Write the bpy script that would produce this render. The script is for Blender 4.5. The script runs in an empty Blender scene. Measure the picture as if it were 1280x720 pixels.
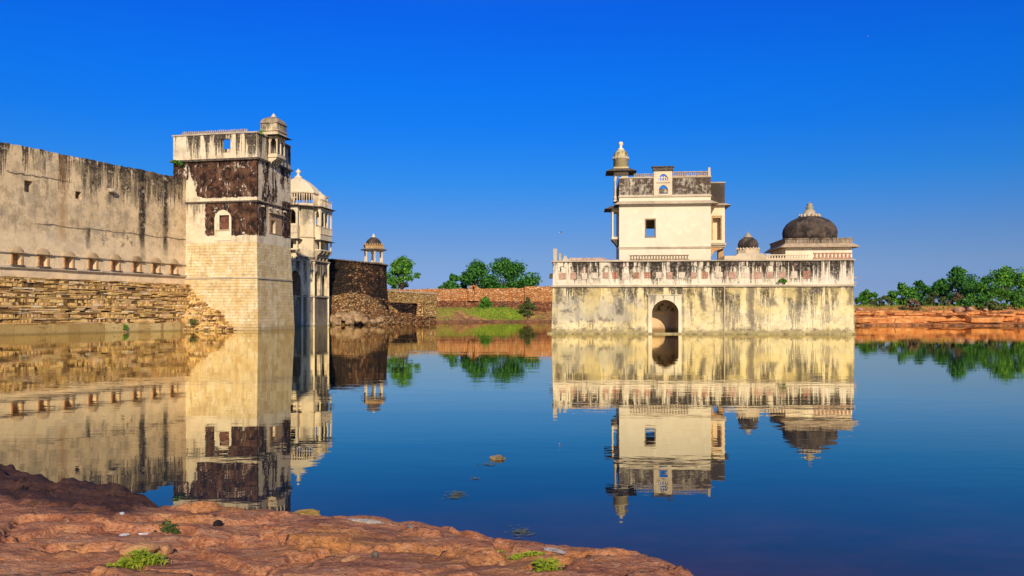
import bpy, bmesh, math, random
import numpy as np
from mathutils import Vector, Matrix, noise as mnoise

PI = math.pi
R = math.radians
sc = bpy.context.scene
COL = sc.collection

# ------------------------------------------------------------------ camera, sky, sun, exposure
CAM_H = 1.95
HOR = 392.0            # row of the horizon in the 1280x720 photograph
cd = bpy.data.cameras.new('camera'); cam = bpy.data.objects.new('camera', cd); COL.objects.link(cam)
cam.location = (0, 0, CAM_H); cam.rotation_euler = (R(90), 0, 0)
cd.sensor_width = 36; cd.lens = 36 * 1000 / 1280.0
cd.shift_y = (HOR - 360) / 1280.0
cd.clip_start = 0.1; cd.clip_end = 9000
sc.camera = cam

SUN_EL, SUN_AZ = 25.0, 9.0
w = bpy.data.worlds.new('World'); sc.world = w; w.use_nodes = True
nt = w.node_tree; nt.nodes.clear()
sky = nt.nodes.new('ShaderNodeTexSky'); sky.sky_type = 'NISHITA'; sky.sun_disc = False
sky.sun_elevation = R(SUN_EL); sky.sun_rotation = R(180 - SUN_AZ); sky.altitude = 400
sky.air_density = 1.0; sky.dust_density = 0.6; sky.ozone_density = 3.0
tcw = nt.nodes.new('ShaderNodeTexCoord'); spw = nt.nodes.new('ShaderNodeSeparateXYZ'); nt.links.new(tcw.outputs['Generated'], spw.inputs[0])
# polarised, saturated blue of the photograph: a filter on the sky that varies with height above the horizon
fl = nt.nodes.new('ShaderNodeValToRGB'); nt.links.new(spw.outputs[2], fl.inputs[0])
FILT = [(0.0, (.33, .48, 1.05)), (.032, (.29, .39, .81)), (.062, (.29, .385, .69)), (.092, (.245, .38, .69)), (.16, (.085, .415, .88)), (.226, (.03, .41, 1.09)), (.271, (.02, .425, 1.22)), (.357, (.02, .38, 1.36)), (.6, (.4, .65, 1.2)), (1.0, (.6, .8, 1.1))]
while len(fl.color_ramp.elements) < len(FILT): fl.color_ramp.elements.new(.5)
for e_, (p_, c_) in zip(fl.color_ramp.elements, FILT): e_.position = p_; e_.color = tuple(k_ / 1.4 for k_ in c_) + (1,)
vm = nt.nodes.new('ShaderNodeVectorMath'); vm.operation = 'MULTIPLY'; vs_ = nt.nodes.new('ShaderNodeVectorMath'); vs_.operation = 'SCALE'; vs_.inputs['Scale'].default_value = 1.4
bg = nt.nodes.new('ShaderNodeBackground'); bg.inputs['Strength'].default_value = 0.12
wo = nt.nodes.new('ShaderNodeOutputWorld')
nt.links.new(sky.outputs[0], vm.inputs[0]); nt.links.new(fl.outputs[0], vm.inputs[1]); nt.links.new(vm.outputs[0], vs_.inputs[0]); nt.links.new(vs_.outputs[0], bg.inputs[0]); nt.links.new(bg.outputs[0], wo.inputs[0])

sl = bpy.data.lights.new('sun', 'SUN'); sl.energy = 4.9; sl.angle = R(0.5); sl.color = (1.0, 0.91, 0.74)
so = bpy.data.objects.new('sun', sl); COL.objects.link(so)
so.rotation_euler = (R(90 - SUN_EL), 0, R(SUN_AZ)); so.location = (0, -40, 60)
sc.view_settings.view_transform = 'Standard'; sc.view_settings.look = 'None'
sc.view_settings.exposure = 0.0; sc.view_settings.gamma = 1.0; sc.view_settings.use_curve_mapping = False
sc.cycles.max_bounces = 6; sc.cycles.transparent_max_bounces = 8
sc.cycles.use_denoising = True

rng = random.Random(7)

# ------------------------------------------------------------------ material helper
class G:
    def __init__(s, name, rough=0.9, spec=0.2):
        s.mat = bpy.data.materials.new(name); s.mat.use_nodes = True
        s.t = s.mat.node_tree; s.n = s.t.nodes; s.l = s.t.links; s.n.clear()
        s.out = s.n.new('ShaderNodeOutputMaterial'); s.b = s.n.new('ShaderNodeBsdfPrincipled')
        s.b.inputs['Roughness'].default_value = rough
        s.b.inputs['Specular IOR Level'].default_value = spec
        s.l.new(s.b.outputs[0], s.out.inputs[0])
        tc = s.n.new('ShaderNodeTexCoord'); s.pos = tc.outputs['Object']
        sp = s.n.new('ShaderNodeSeparateXYZ'); s.l.new(s.pos, sp.inputs[0])
        s.x, s.y, s.z = sp.outputs
        g = s.n.new('ShaderNodeNewGeometry'); s.rand = g.outputs['Random Per Island']; s.nrm = g.outputs['Normal']
        s.h = None
    def put(s, sock, v):
        if isinstance(v, bpy.types.NodeSocket): s.l.new(v, sock)
        elif isinstance(v, (tuple, list)) and len(v) == 3 and sock.type == 'RGBA': sock.default_value = (*v, 1)
        else: sock.default_value = v
    def m(s, op, a, b=0.0, clamp=False):
        n = s.n.new('ShaderNodeMath'); n.operation = op; n.use_clamp = clamp
        s.put(n.inputs[0], a); s.put(n.inputs[1], b); return n.outputs[0]
    def add(s, a, b): return s.m('ADD', a, b)
    def mul(s, a, b): return s.m('MULTIPLY', a, b)
    def mx(s, a, b): return s.m('MAXIMUM', a, b)
    def mn(s, a, b): return s.m('MINIMUM', a, b)
    def inv(s, a): return s.m('SUBTRACT', 1.0, a)
    def ss(s, v, lo, hi, t0=0.0, t1=1.0):
        n = s.n.new('ShaderNodeMapRange'); n.interpolation_type = 'SMOOTHSTEP'
        if lo > hi: lo, hi, t0, t1 = hi, lo, t1, t0
        s.put(n.inputs[0], v); s.put(n.inputs[1], lo); s.put(n.inputs[2], hi); s.put(n.inputs[3], t0); s.put(n.inputs[4], t1)
        return n.outputs[0]
    def vec(s, sx=1, sy=1, sz=1, off=(0, 0, 0)):
        n = s.n.new('ShaderNodeMapping'); s.l.new(s.pos, n.inputs[0])
        n.inputs['Scale'].default_value = (sx, sy, sz); n.inputs['Location'].default_value = off; return n.outputs[0]
    def noise(s, scale=1.0, detail=4, rough=0.55, st=(1, 1, 1), off=(0, 0, 0), dist=0.0):
        n = s.n.new('ShaderNodeTexNoise'); s.l.new(s.vec(*[scale * k for k in st], off), n.inputs['Vector'])
        n.inputs['Scale'].default_value = 1.0; n.inputs['Detail'].default_value = detail
        n.inputs['Roughness'].default_value = rough; n.inputs['Distortion'].default_value = dist
        return n.outputs['Fac']
    def voro(s, scale, st=(1, 1, 1), feature='F1', off=(0, 0, 0), rnd=1.0):
        n = s.n.new('ShaderNodeTexVoronoi'); n.feature = feature; s.l.new(s.vec(*[scale * k for k in st], off), n.inputs['Vector'])
        n.inputs['Scale'].default_value = 1.0; n.inputs['Randomness'].default_value = rnd
        return n
    def mix(s, f, a, b):
        n = s.n.new('ShaderNodeMix'); n.data_type = 'RGBA'
        s.put(n.inputs[0], f); s.put(n.inputs[6], a); s.put(n.inputs[7], b); return n.outputs[2]
    def ramp(s, f, stops):
        n = s.n.new('ShaderNodeValToRGB'); s.put(n.inputs[0], f)
        e = n.color_ramp.elements
        while len(e) < len(stops): e.new(0.5)
        for q, (p, c) in zip(e, stops): q.position = p; q.color = (*c, 1)
        return n.outputs[0]
    def box(s, x0, x1, z0, z1, soft=0.15, wob=None, amp=0.6, ax='x'):
        """soft-edged rectangle in (x or y, z) with a wobbling outline"""
        a = s.x if ax == 'x' else s.y; z = s.z
        if wob is not None:
            d = s.mul(s.m('SUBTRACT', wob, 0.5), amp * 2); a = s.add(a, d); z = s.add(z, d)
        f = s.mul(s.ss(a, x0 - soft, x0 + soft), s.ss(a, x1 + soft, x1 - soft))
        return s.mul(f, s.mul(s.ss(z, z0 - soft, z0 + soft), s.ss(z, z1 + soft, z1 - soft)))
    def bump(s, h, dist=0.05, strength=1.0):
        n = s.n.new('ShaderNodeBump'); n.inputs['Strength'].default_value = strength; n.inputs['Distance'].default_value = dist
        s.l.new(h, n.inputs['Height'])
        if s.h: s.l.new(s.h, n.inputs['Normal'])
        s.h = n.outputs[0]; s.l.new(s.h, s.b.inputs['Normal'])
    def done(s, col):
        s.put(s.b.inputs['Base Color'], col); return s.mat

def plaster(name, c1, c2, levels=(), streak=0.55, dark=(0.035, 0.025, 0.018), grey=None, blotch=0.4, extra=None, freq=1.6, bump=0.04, grime=0.4):
    """weathered lime plaster: blotches, black drips that start at the given (z, length) ledges, fine grain"""
    g = G(name, 0.92, 0.15)
    big = g.noise(0.22, 4, 0.6); mid = g.noise(1.1, 6, 0.65, off=(3, 7, 1)); fine = g.noise(6, 5, 0.65)
    col = g.mix(g.ss(big, 0.35, 0.66), c1, c2)
    lite = tuple(min(0.95, k * 1.3) for k in c1)
    col = g.mix(g.mul(g.ss(mid, 0.52, 0.7), 0.5), col, lite)
    if grey: col = g.mix(g.mul(g.ss(g.noise(0.5, 6, 0.7, off=(9, 2, 4)), 0.48, 0.62), blotch), col, grey)
    col = g.mix(g.mul(g.ss(fine, 0.55, 0.75), 0.35), col, tuple(k * 0.55 for k in c2))
    dr = g.noise(1.0, 5, 0.7, st=(freq, freq, 0.1), off=(1, 5, 2))
    dr2 = g.noise(1.0, 4, 0.7, st=(freq * 3.5, freq * 3.5, 0.25), off=(4, 1, 8))
    gr = g.ss(g.add(g.mul(g.noise(0.8, 7, 0.75, st=(1, 1, 0.3), off=(8, 3, 3)), 0.6), g.mul(mid, 0.4)), 0.5, 0.6)
    col = g.mix(g.mul(gr, grime), col, tuple(k * 0.5 for k in c2))
    clus = g.noise(0.45, 3, 0.6, st=(1, 1, 0.05), off=(6, 6, 0)); brk = g.noise(4.5, 6, 0.75, off=(2, 2, 9)); dr3 = g.noise(1.0, 3, 0.6, st=(freq * 8, freq * 8, 0.3), off=(1, 7, 7))
    for (zl, ln, amt) in levels:
        below = g.ss(g.add(g.z, g.mul(g.m('SUBTRACT', mid, 0.5), 0.5)), zl + 0.05, zl - 0.05)
        dn = g.mul(g.m('SUBTRACT', zl, g.z), 1.0 / ln)                       # 0 at the ledge, 1 at the longest drip
        L = g.ss(g.add(g.add(clus, g.mul(g.m('SUBTRACT', dr, 0.5), 0.9)), g.mul(g.m('SUBTRACT', dr3, 0.5), 0.5)), 0.50 - streak * 0.10, 0.76 - streak * 0.10)
        L = g.add(g.mul(L, 1.05), g.mul(g.m('SUBTRACT', dr2, 0.52), 1.5))
        L = g.add(L, g.mul(g.m('SUBTRACT', brk, 0.5), 0.7))
        k = g.mul(g.mul(g.ss(g.m('SUBTRACT', L, dn), -0.02, 0.30), below), amt)
        k = g.mul(k, g.ss(brk, 0.34, 0.52, 0.4, 1.0))
        col = g.mix(k, col, dark)
    spk = g.noise(2.4, 8, 0.75, off=(11, 3, 5))
    col = g.mix(g.mul(g.ss(spk, 0.62, 0.72), 0.7), col, tuple(k * 1.6 for k in dark))
    if extra: col = extra(g, col, mid, fine, dr)
    g.bump(g.add(g.mul(mid, 0.6), g.mul(fine, 0.4)), bump, 0.9)
    return g.done(col)

def solid(name, c, var=0.3, scale=3.0, rough=0.9, spec=0.2, bump=0.02, c2=None):
    g = G(name, rough, spec); n = g.noise(scale, 6, 0.65); n2 = g.noise(scale * 5, 4, 0.6)
    col = g.mix(g.ss(n, 0.35, 0.65), c, c2 or tuple(k * (1 - var) for k in c))
    col = g.mix(g.mul(g.ss(n2, 0.55, 0.72), 0.4), col, tuple(k * 0.5 for k in c))
    if bump: g.bump(n2, bump)
    return g.done(col)

# ------------------------------------------------------------------ mesh builder
class MB:
    def __init__(s): s.v = []; s.f = []; s.sm = []
    def add(s, vs, fs, fn=None, smooth=False):
        o = len(s.v)
        s.v += [fn(*v) if fn else tuple(v) for v in vs]
        s.f += [tuple(i + o for i in f) for f in fs]; s.sm += [smooth] * len(fs); return s
    def box(s, x0, x1, y0, y1, z0, z1, fn=None, j=0.0, rg=None):
        vs = [(x, y, z) for x in (x0, x1) for y in (y0, y1) for z in (z0, z1)]
        if j:
            q = rg or rng; vs = [(a + q.uniform(-j, j), b + q.uniform(-j, j), c + q.uniform(-j, j)) for a, b, c in vs]
        return s.add(vs, [(0, 1, 3, 2), (4, 6, 7, 5), (0, 4, 5, 1), (2, 3, 7, 6), (0, 2, 6, 4), (1, 5, 7, 3)], fn)
    def prism(s, poly, z0, z1, fn=None, top=1.0, c=None):
        """polygon in xy pulled up; top scales the upper ring about c"""
        n = len(poly); c = c or (sum(p[0] for p in poly) / n, sum(p[1] for p in poly) / n)
        vs = [(x, y, z0) for x, y in poly] + [(c[0] + (x - c[0]) * top, c[1] + (y - c[1]) * top, z1) for x, y in poly]
        fs = [(i, (i + 1) % n, (i + 1) % n + n, i + n) for i in range(n)] + [tuple(range(n))[::-1], tuple(range(n, 2 * n))]
        return s.add(vs, fs, fn)
    def lathe(s, prof, c=(0, 0), seg=24, fn=None, smooth=True, a0=0.0, sq=(1, 1)):
        vs = []; fs = []; n = seg
        for r, z in prof:
            for k in range(n):
                a = a0 + 2 * PI * k / n; vs.append((c[0] + sq[0] * r * math.cos(a), c[1] + sq[1] * r * math.sin(a), z))
        for i in range(len(prof) - 1):
            for k in range(n): fs.append((i * n + k, i * n + (k + 1) % n, (i + 1) * n + (k + 1) % n, (i + 1) * n + k))
        fs.append(tuple(range(n))[::-1]); fs.append(tuple((len(prof) - 1) * n + k for k in range(n)))
        return s.add(vs, fs, fn, smooth)
    def tube(s, pts, rad, seg=7):
        vs = []; fs = []
        for i, p in enumerate(pts):
            p = Vector(p); d = Vector(pts[min(i + 1, len(pts) - 1)]) - Vector(pts[max(i - 1, 0)])
            d.normalize(); a = d.orthogonal().normalized(); b = d.cross(a)
            for k in range(seg):
                t = 2 * PI * k / seg; q = p + (a * math.cos(t) + b * math.sin(t)) * rad[i]; vs.append(tuple(q))
        for i in range(len(pts) - 1):
            for k in range(seg): fs.append((i * seg + k, i * seg + (k + 1) % seg, (i + 1) * seg + (k + 1) % seg, (i + 1) * seg + k))
        fs.append(tuple(range(seg))[::-1]); fs.append(tuple((len(pts) - 1) * seg + k for k in range(seg)))
        return s.add(vs, fs, None, True)
    def panel(s, outline, holes, y0, y1, fn=None, tr=None):
        """flat wall with openings: outline and holes are (x,z) loops, y0 outer face, y1 inner face; tr maps (x,y,z)"""
        bm = bmesh.new(); loops = []
        for lp in [outline] + list(holes):
            vv = [bm.verts.new((x, 0, z)) for x, z in lp]; loops.append(vv)
            for i in range(len(vv)): bm.edges.new((vv[i], vv[(i + 1) % len(vv)]))
        bmesh.ops.triangle_fill(bm, use_beauty=True, use_dissolve=False, edges=bm.edges[:])
        bm.verts.index_update(); n = len(bm.verts)
        pv = [tuple(v.co) for v in bm.verts]
        vs = [(x, y0, z) for x, _, z in pv] + [(x, y1, z) for x, _, z in pv]
        fs = []
        for f in bm.faces:
            ix = [v.index for v in f.verts]; fs.append(tuple(ix)); fs.append(tuple(i + n for i in reversed(ix)))
        for vv in loops:
            ix = [v.index for v in vv]
            for i in range(len(ix)): a, b = ix[i], ix[(i + 1) % len(ix)]; fs.append((a, b, b + n, a + n))
        bm.free()
        return s.add(vs, fs, tr)
    def rock(s, c, r, seed=0, sub=2, rough=0.28, freq=1.1):
        bm = bmesh.new(); bmesh.ops.create_icosphere(bm, subdivisions=sub, radius=1.0)
        vs = []
        for v in bm.verts:
            d = v.co.normalized()
            cel = mnoise.voronoi(d * freq + Vector((seed * 3.1, seed, seed * 1.7)))[0]
            k = 0.8 + rough * (cel[1] - cel[0]) + rough * mnoise.noise(d * 2.3 + Vector((seed, 5, 1)))
            vs.append((c[0] + d.x * r[0] * k, c[1] + d.y * r[1] * k, c[2] + d.z * r[2] * k))
        fs = [tuple(v.index for v in f.verts) for f in bm.faces]; bm.free()
        return s.add(vs, fs)
    def build(s, name, mat, parent=None, label=None, norm=True):
        me = bpy.data.meshes.new(name); me.from_pydata(s.v, [], s.f)
        me.polygons.foreach_set('use_smooth', s.sm)
        if norm:
            bm = bmesh.new(); bm.from_mesh(me); bmesh.ops.recalc_face_normals(bm, faces=bm.faces[:]); bm.to_mesh(me); bm.free()
        me.materials.append(mat); me.update()
        o = bpy.data.objects.new(name, me); COL.objects.link(o)
        if parent is not None: o.parent = parent
        if label: o['label'] = label
        return o

def rect(x0, x1, z0, z1): return [(x0, z0), (x1, z0), (x1, z1), (x0, z1)]
def arch(x0, x1, z0, zs, zt, n=7):
    """pointed (four-centred) arch opening from sill z0, springing zs, apex zt"""
    c = (x0 + x1) / 2; h = (x1 - x0) / 2; pts = [(x0, z0), (x1, z0)]
    for i in range(n + 1):
        t = i / n; pts.append((c + h * (1 - t ** 1.6) if t < 1 else c, zs + (zt - zs) * (math.sin(t * PI / 2) * 0.82 + 0.18 * t)))
    for i in range(n - 1, -1, -1):
        t = i / n; pts.append((c - h * (1 - t ** 1.6), zs + (zt - zs) * (math.sin(t * PI / 2) * 0.82 + 0.18 * t)))
    return pts

def thing(name, label, cat, loc=(0, 0, 0), rz=0.0, group=None):
    o = bpy.data.objects.new(name, None); COL.objects.link(o); o.location = loc; o.rotation_euler = (0, 0, rz)
    o.empty_display_size = 0.3
    return tag(o, label, cat, group)
def tag(o, label, cat, group=None):
    o['label'] = label; o['category'] = cat
    if group: o['group'] = group
    return o
def struct(o): o['kind'] = 'structure'; return o

class Frame:
    """a building's own axes on the site plan: x along its front, y into its depth; finds where a sight line meets a face"""
    def __init__(s, ox, oy, ang):
        s.o = (ox, oy); s.a = ang; s.ex = (math.cos(ang), math.sin(ang)); s.ey = (-math.sin(ang), math.cos(ang))
    def world(s, x, y): return (s.o[0] + x * s.ex[0] + y * s.ey[0], s.o[1] + x * s.ex[1] + y * s.ey[1])
    def fx(s, px, y=0.0):
        k = (px - 640) / 1000.0
        return (k * (s.o[1] + y * s.ey[1]) - s.o[0] - y * s.ey[0]) / (s.ex[0] - k * s.ex[1])
    def fy(s, px, x=0.0):
        k = (px - 640) / 1000.0
        return (k * (s.o[1] + x * s.ex[1]) - s.o[0] - x * s.ex[0]) / (s.ey[0] - k * s.ey[1])
    def fz(s, py, x, y=0.0): return CAM_H - (py - HOR) / 1000.0 * s.world(x, y)[1]
def at(px, py, Y): return ((px - 640) / 1000.0 * Y, Y, CAM_H - (py - HOR) / 1000.0 * Y)

# ------------------------------------------------------------------ shared materials
CREAM = (0.66, 0.47, 0.27); PALE = (0.78, 0.62, 0.42)
M_trim = plaster('weathered_trim', (0.55, 0.42, 0.27), (0.36, 0.27, 0.17), streak=0.4, freq=3)
M_darktrim = solid('black_stained_trim', (0.16, 0.115, 0.075), 0.6, 4, c2=(0.05, 0.038, 0.03))
M_pale = plaster('pale_stone', (0.72, 0.55, 0.34), (0.56, 0.42, 0.26), streak=0.3, freq=3)
M_white = plaster('white_lime', (0.78, 0.63, 0.40), (0.66, 0.50, 0.29), levels=((20.2, 1.5, .5), (16.0, 2.0, .5)), streak=0.8, freq=2, grime=.6)
M_red = solid('red_sandstone', (0.42, 0.17, 0.09), 0.4, 4, c2=(0.5, 0.26, 0.16))
def dome_material():
    g = G('blackened_dome', 0.9, 0.15); n = g.noise(1.2, 7, .7); st = g.noise(1, 6, .7, st=(2.4, 2.4, .45), off=(3, 1, 1)); f = g.noise(6, 6, .7)
    col = g.mix(g.ss(n, .38, .62), (0.03, 0.022, 0.018), (0.10, 0.066, 0.045)); col = g.mix(g.mul(g.ss(st, .52, .64), .6), col, (.19, .14, .10)); col = g.mix(g.mul(g.ss(f, .56, .68), .5), col, (.22, .17, .12))
    g.bump(f, .05); return g.done(col)
M_darkdome = dome_material()
M_inner = solid('shaded_room', (0.35, 0.2, 0.1), 0.4, 2)
M_orange = solid('ochre_reveal', (0.62, 0.33, 0.13), 0.4, 3)

# ------------------------------------------------------------------ terrain
SH = [(-400, 140), (-60, 143), (-35, 142), (-25, 149), (-19, 160), (-15, 172), (-5, 182), (10, 186), (30, 170), (44, 142), (56, 130), (70, 131), (92, 127), (150, 110), (300, 60), (900, 20)]
def shore_y(x):
    for (a, ya), (b, yb) in zip(SH, SH[1:]):
        if x <= b: t = (x - a) / (b - a); t = t * t * (3 - 2 * t); return ya + (yb - ya) * t
    return SH[-1][1]
def sstep(a, b, v):
    t = min(1, max(0, (v - a) / (b - a))); return t * t * (3 - 2 * t)
def height(x, y):
    n1 = mnoise.fractal(Vector((x * 0.06, y * 0.06, 3)), 1.0, 2.0, 4)
    n2 = mnoise.fractal(Vector((x * 0.35, y * 0.35, 9)), 1.0, 2.0, 4)
    d = y - shore_y(x) + n1 * 2.2 + n2 * 0.7
    if d < 0: return max(-2.0, d * 0.5)
    right = sstep(38, 52, x)
    # right bank: ledges of red rock
    q = d + 2.0 * n2
    hr = 1.15 * sstep(0, 0.7, d) + 0.6 * sstep(3.0, 3.6, q) + 0.55 * sstep(6.5, 7.4, q + n1 * 3) + 0.7 * sstep(10, 17, d) + 0.016 * min(d, 60) + n2 * 0.2
    hm = 0.35 * sstep(0, 0.6, d) + 2.6 * sstep(0.5, 15, d) + n2 * 0.16 + n1 * 0.25 + 0.012 * min(d, 80)
    # grass mound in the middle
    mx, my = -3.2, 191.0
    hm += 1.1 * math.exp(-(((x - mx) / 4.3) ** 4 + ((y - my) / 3.2) ** 2))
    # rubble slope at the round bastion
    bx, by = -31.5, 150.0
    rr = math.hypot(x - bx, y - by)
    hm += 2.6 * sstep(15, 9.5, rr) * sstep(-32, -24, x)
    return hm * (1 - right) + hr * right
def axis(fine0, fine1, step, lo, hi, grow=1.35):
    a = list(np.arange(fine0, fine1, step)); s = step; v = a[-1]
    while v < hi: s *= grow; v += s; a.append(v)
    s = step; v = fine0
    while v > lo: s *= grow; v -= s; a.insert(0, v)
    return a
xs = axis(-42, 104, 0.6, -5000, 5000); ys = axis(120, 205, 0.38, -3000, 6000)
tv = []; tf = []
for yy in ys:
    for xx in xs: tv.append((xx, yy, height(xx, yy)))
nx = len(xs)
for j in range(len(ys) - 1):
    for i in range(nx - 1): a = j * nx + i; tf.append((a, a + 1, a + 1 + nx, a + nx))
def bank_ledge():
    b = MB(); vs = []; fs = []
    prof = [(-.5, -.6), (-.45, .38), (.1, .46), (.95, .5), (1.0, .62), (.3, .72), (.22, 1.25), (.34, 1.5), (1.1, 1.62), (1.5, 1.66), (1.55, 1.78), (1.15, 1.86), (1.2, 2.15), (1.7, 2.3), (4.5, 2.2)]
    xr = np.arange(46, 112, .35); m = len(prof)
    for x in xr:
        blk = [mnoise.cell(Vector((math.floor(x / w_ + k * 3.7 + .6 * mnoise.noise(Vector((x * .2, k, 0)))) * 1.7, k * 5.1, 2))) for k, w_ in enumerate((3.1, 4.3, 2.3))]
        sm = [mnoise.fractal(Vector((x * .25, k * 3.3, 1)), 1, 2, 4) for k in range(3)]
        for k, (d, z) in enumerate(prof):
            lv = 0 if k < 4 else (1 if k < 9 else 2)
            d2 = d + (blk[lv] - .5) * .9 + sm[lv] * .9 + lv * (.5 + sm[2]); z2 = z + (sm[lv] * .22 + (blk[lv] - .5) * .16) * (1 if k else 0) + .05 * mnoise.noise(Vector((x * 1.3, k * 2.2, 5)))
            vs.append((x, shore_y(x) + d2 - .4, z2))
    for i in range(len(xr) - 1):
        for k in range(m - 1): q = i * m + k; fs.append((q, q + 1, q + m + 1, q + m))
    b.add(vs, fs); return b
def ground_material():
    g = G('bank_rock_and_grass', 0.95, 0.1)
    n1 = g.noise(0.12, 5, 0.6); n2 = g.noise(0.9, 6, 0.65); n3 = g.noise(5, 4, 0.6)
    right = g.ss(g.x, 30, 48)
    rock = g.ramp(n2, [(0.3, (0.20, 0.06, 0.02)), (0.42, (0.55, 0.19, 0.055)), (0.56, (0.68, 0.27, 0.075)), (0.66, (0.66, 0.36, 0.15)), (0.76, (0.7, 0.5, 0.3))])
    strat = g.noise(1.0, 4, 0.6, st=(0.15, 0.15, 5.0))
    rock = g.mix(g.mul(g.ss(strat, 0.57, 0.64), 0.85), rock, (0.13, 0.04, 0.02))
    rmid = g.mix(g.ss(n2, 0.4, 0.6), (0.26, 0.10, 0.05), (0.44, 0.24, 0.08))
    rock = g.mix(right, rmid, rock)
    grass = g.mix(g.ss(n3, 0.35, 0.7), (0.17, 0.19, 0.03), (0.46, 0.31, 0.05))
    mound = g.mul(g.mul(g.ss(g.x, -10, -7.5), g.ss(g.x, 4.0, 1.0)), g.mul(g.ss(g.y, 185, 187.5), g.ss(g.y, 197, 194)))
    mid = g.mul(g.ss(g.add(g.mul(n1, .6), g.mul(n2, .4)), 0.465, 0.54), g.mul(g.ss(g.z, 0.9, 1.7), g.inv(right)))
    top = g.mul(g.ss(g.z, 3.1, 3.4), right)
    sp = g.n.new('ShaderNodeSeparateXYZ'); g.l.new(g.nrm, sp.inputs[0])
    f = g.mul(g.mx(g.mx(mound, mid), top), g.ss(sp.outputs[2], 0.45, 0.75))
    grass = g.mix(g.mul(mound, 0.8), grass, g.mix(g.ss(n3, 0.4, 0.6), (0.16, 0.30, 0.012), (0.27, 0.38, 0.02)))
    col = g.mix(f, rock, grass)
    col = g.mix(g.mul(g.ss(g.z, 0.55, 0.3), g.ss(n2, .35, .6)), col, (0.13, 0.06, 0.035))
    g.bump(g.add(n2, g.mul(n3, 0.5)), 0.25)
    return g.done(col)
gb = MB(); gb.add(tv, tf, None, False)
M_ground = ground_material()
ground = struct(gb.build('ground', M_ground, norm=False))
struct(bank_ledge().build('rock_ledges', M_ground, norm=False))

# ------------------------------------------------------------------ water
def water_material():
    g = G('lake_water')
    n = g.n; l = g.l
    mu = n.new('ShaderNodeBsdfDiffuse')
    shoal = g.mul(g.ss(g.add(g.y, g.mul(g.noise(.5, 5, .65, off=(3, 3, 0)), 3.0)), 11.5, 7.5), g.ss(g.noise(.8, 6, .7, st=(.6, 1.2, 1)), .35, .65, .35, 1.0))
    l.new(g.mix(shoal, (0.008, 0.02, 0.032), (0.055, 0.03, 0.045)), mu.inputs[0])
    gl = n.new('ShaderNodeBsdfGlossy'); gl.inputs['Roughness'].default_value = 0.01; gl.inputs[0].default_value = (1.0, 0.95, 0.75, 1)
    fr = n.new('ShaderNodeFresnel'); fr.inputs[0].default_value = 1.42
    a = g.noise(0.55, 3, 0.5, st=(0.55, 1.4, 1)); b = g.noise(3.2, 2, 0.5, st=(0.7, 1.3, 1))
    calm = g.ss(g.noise(0.03, 3, 0.6, st=(0.5, 2.5, 1)), 0.42, 0.62, 0.35, 1.0)
    bp = n.new('ShaderNodeBump'); bp.inputs['Distance'].default_value = 0.0055; bp.inputs['Strength'].default_value = 1.0
    l.new(g.mul(g.add(a, g.mul(b, 0.22)), calm), bp.inputs['Height'])
    for q in (gl, fr): l.new(bp.outputs[0], q.inputs['Normal'])
    rf = g.mn(g.mx(g.add(g.mul(fr.outputs[0], 2.0), -0.23), 0.06), 0.92)
    mixs = n.new('ShaderNodeMixShader'); l.new(rf, mixs.inputs[0]); l.new(mu.outputs[0], mixs.inputs[1]); l.new(gl.outputs[0], mixs.inputs[2])
    l.new(mixs.outputs[0], g.out.inputs[0])
    return g.mat
wb = MB(); wb.add([(-900, -300, 0), (900, -300, 0), (900, 320, 0), (-900, 320, 0)], [(0, 1, 2, 3)])
struct(wb.build('water', water_material(), norm=False))

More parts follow.
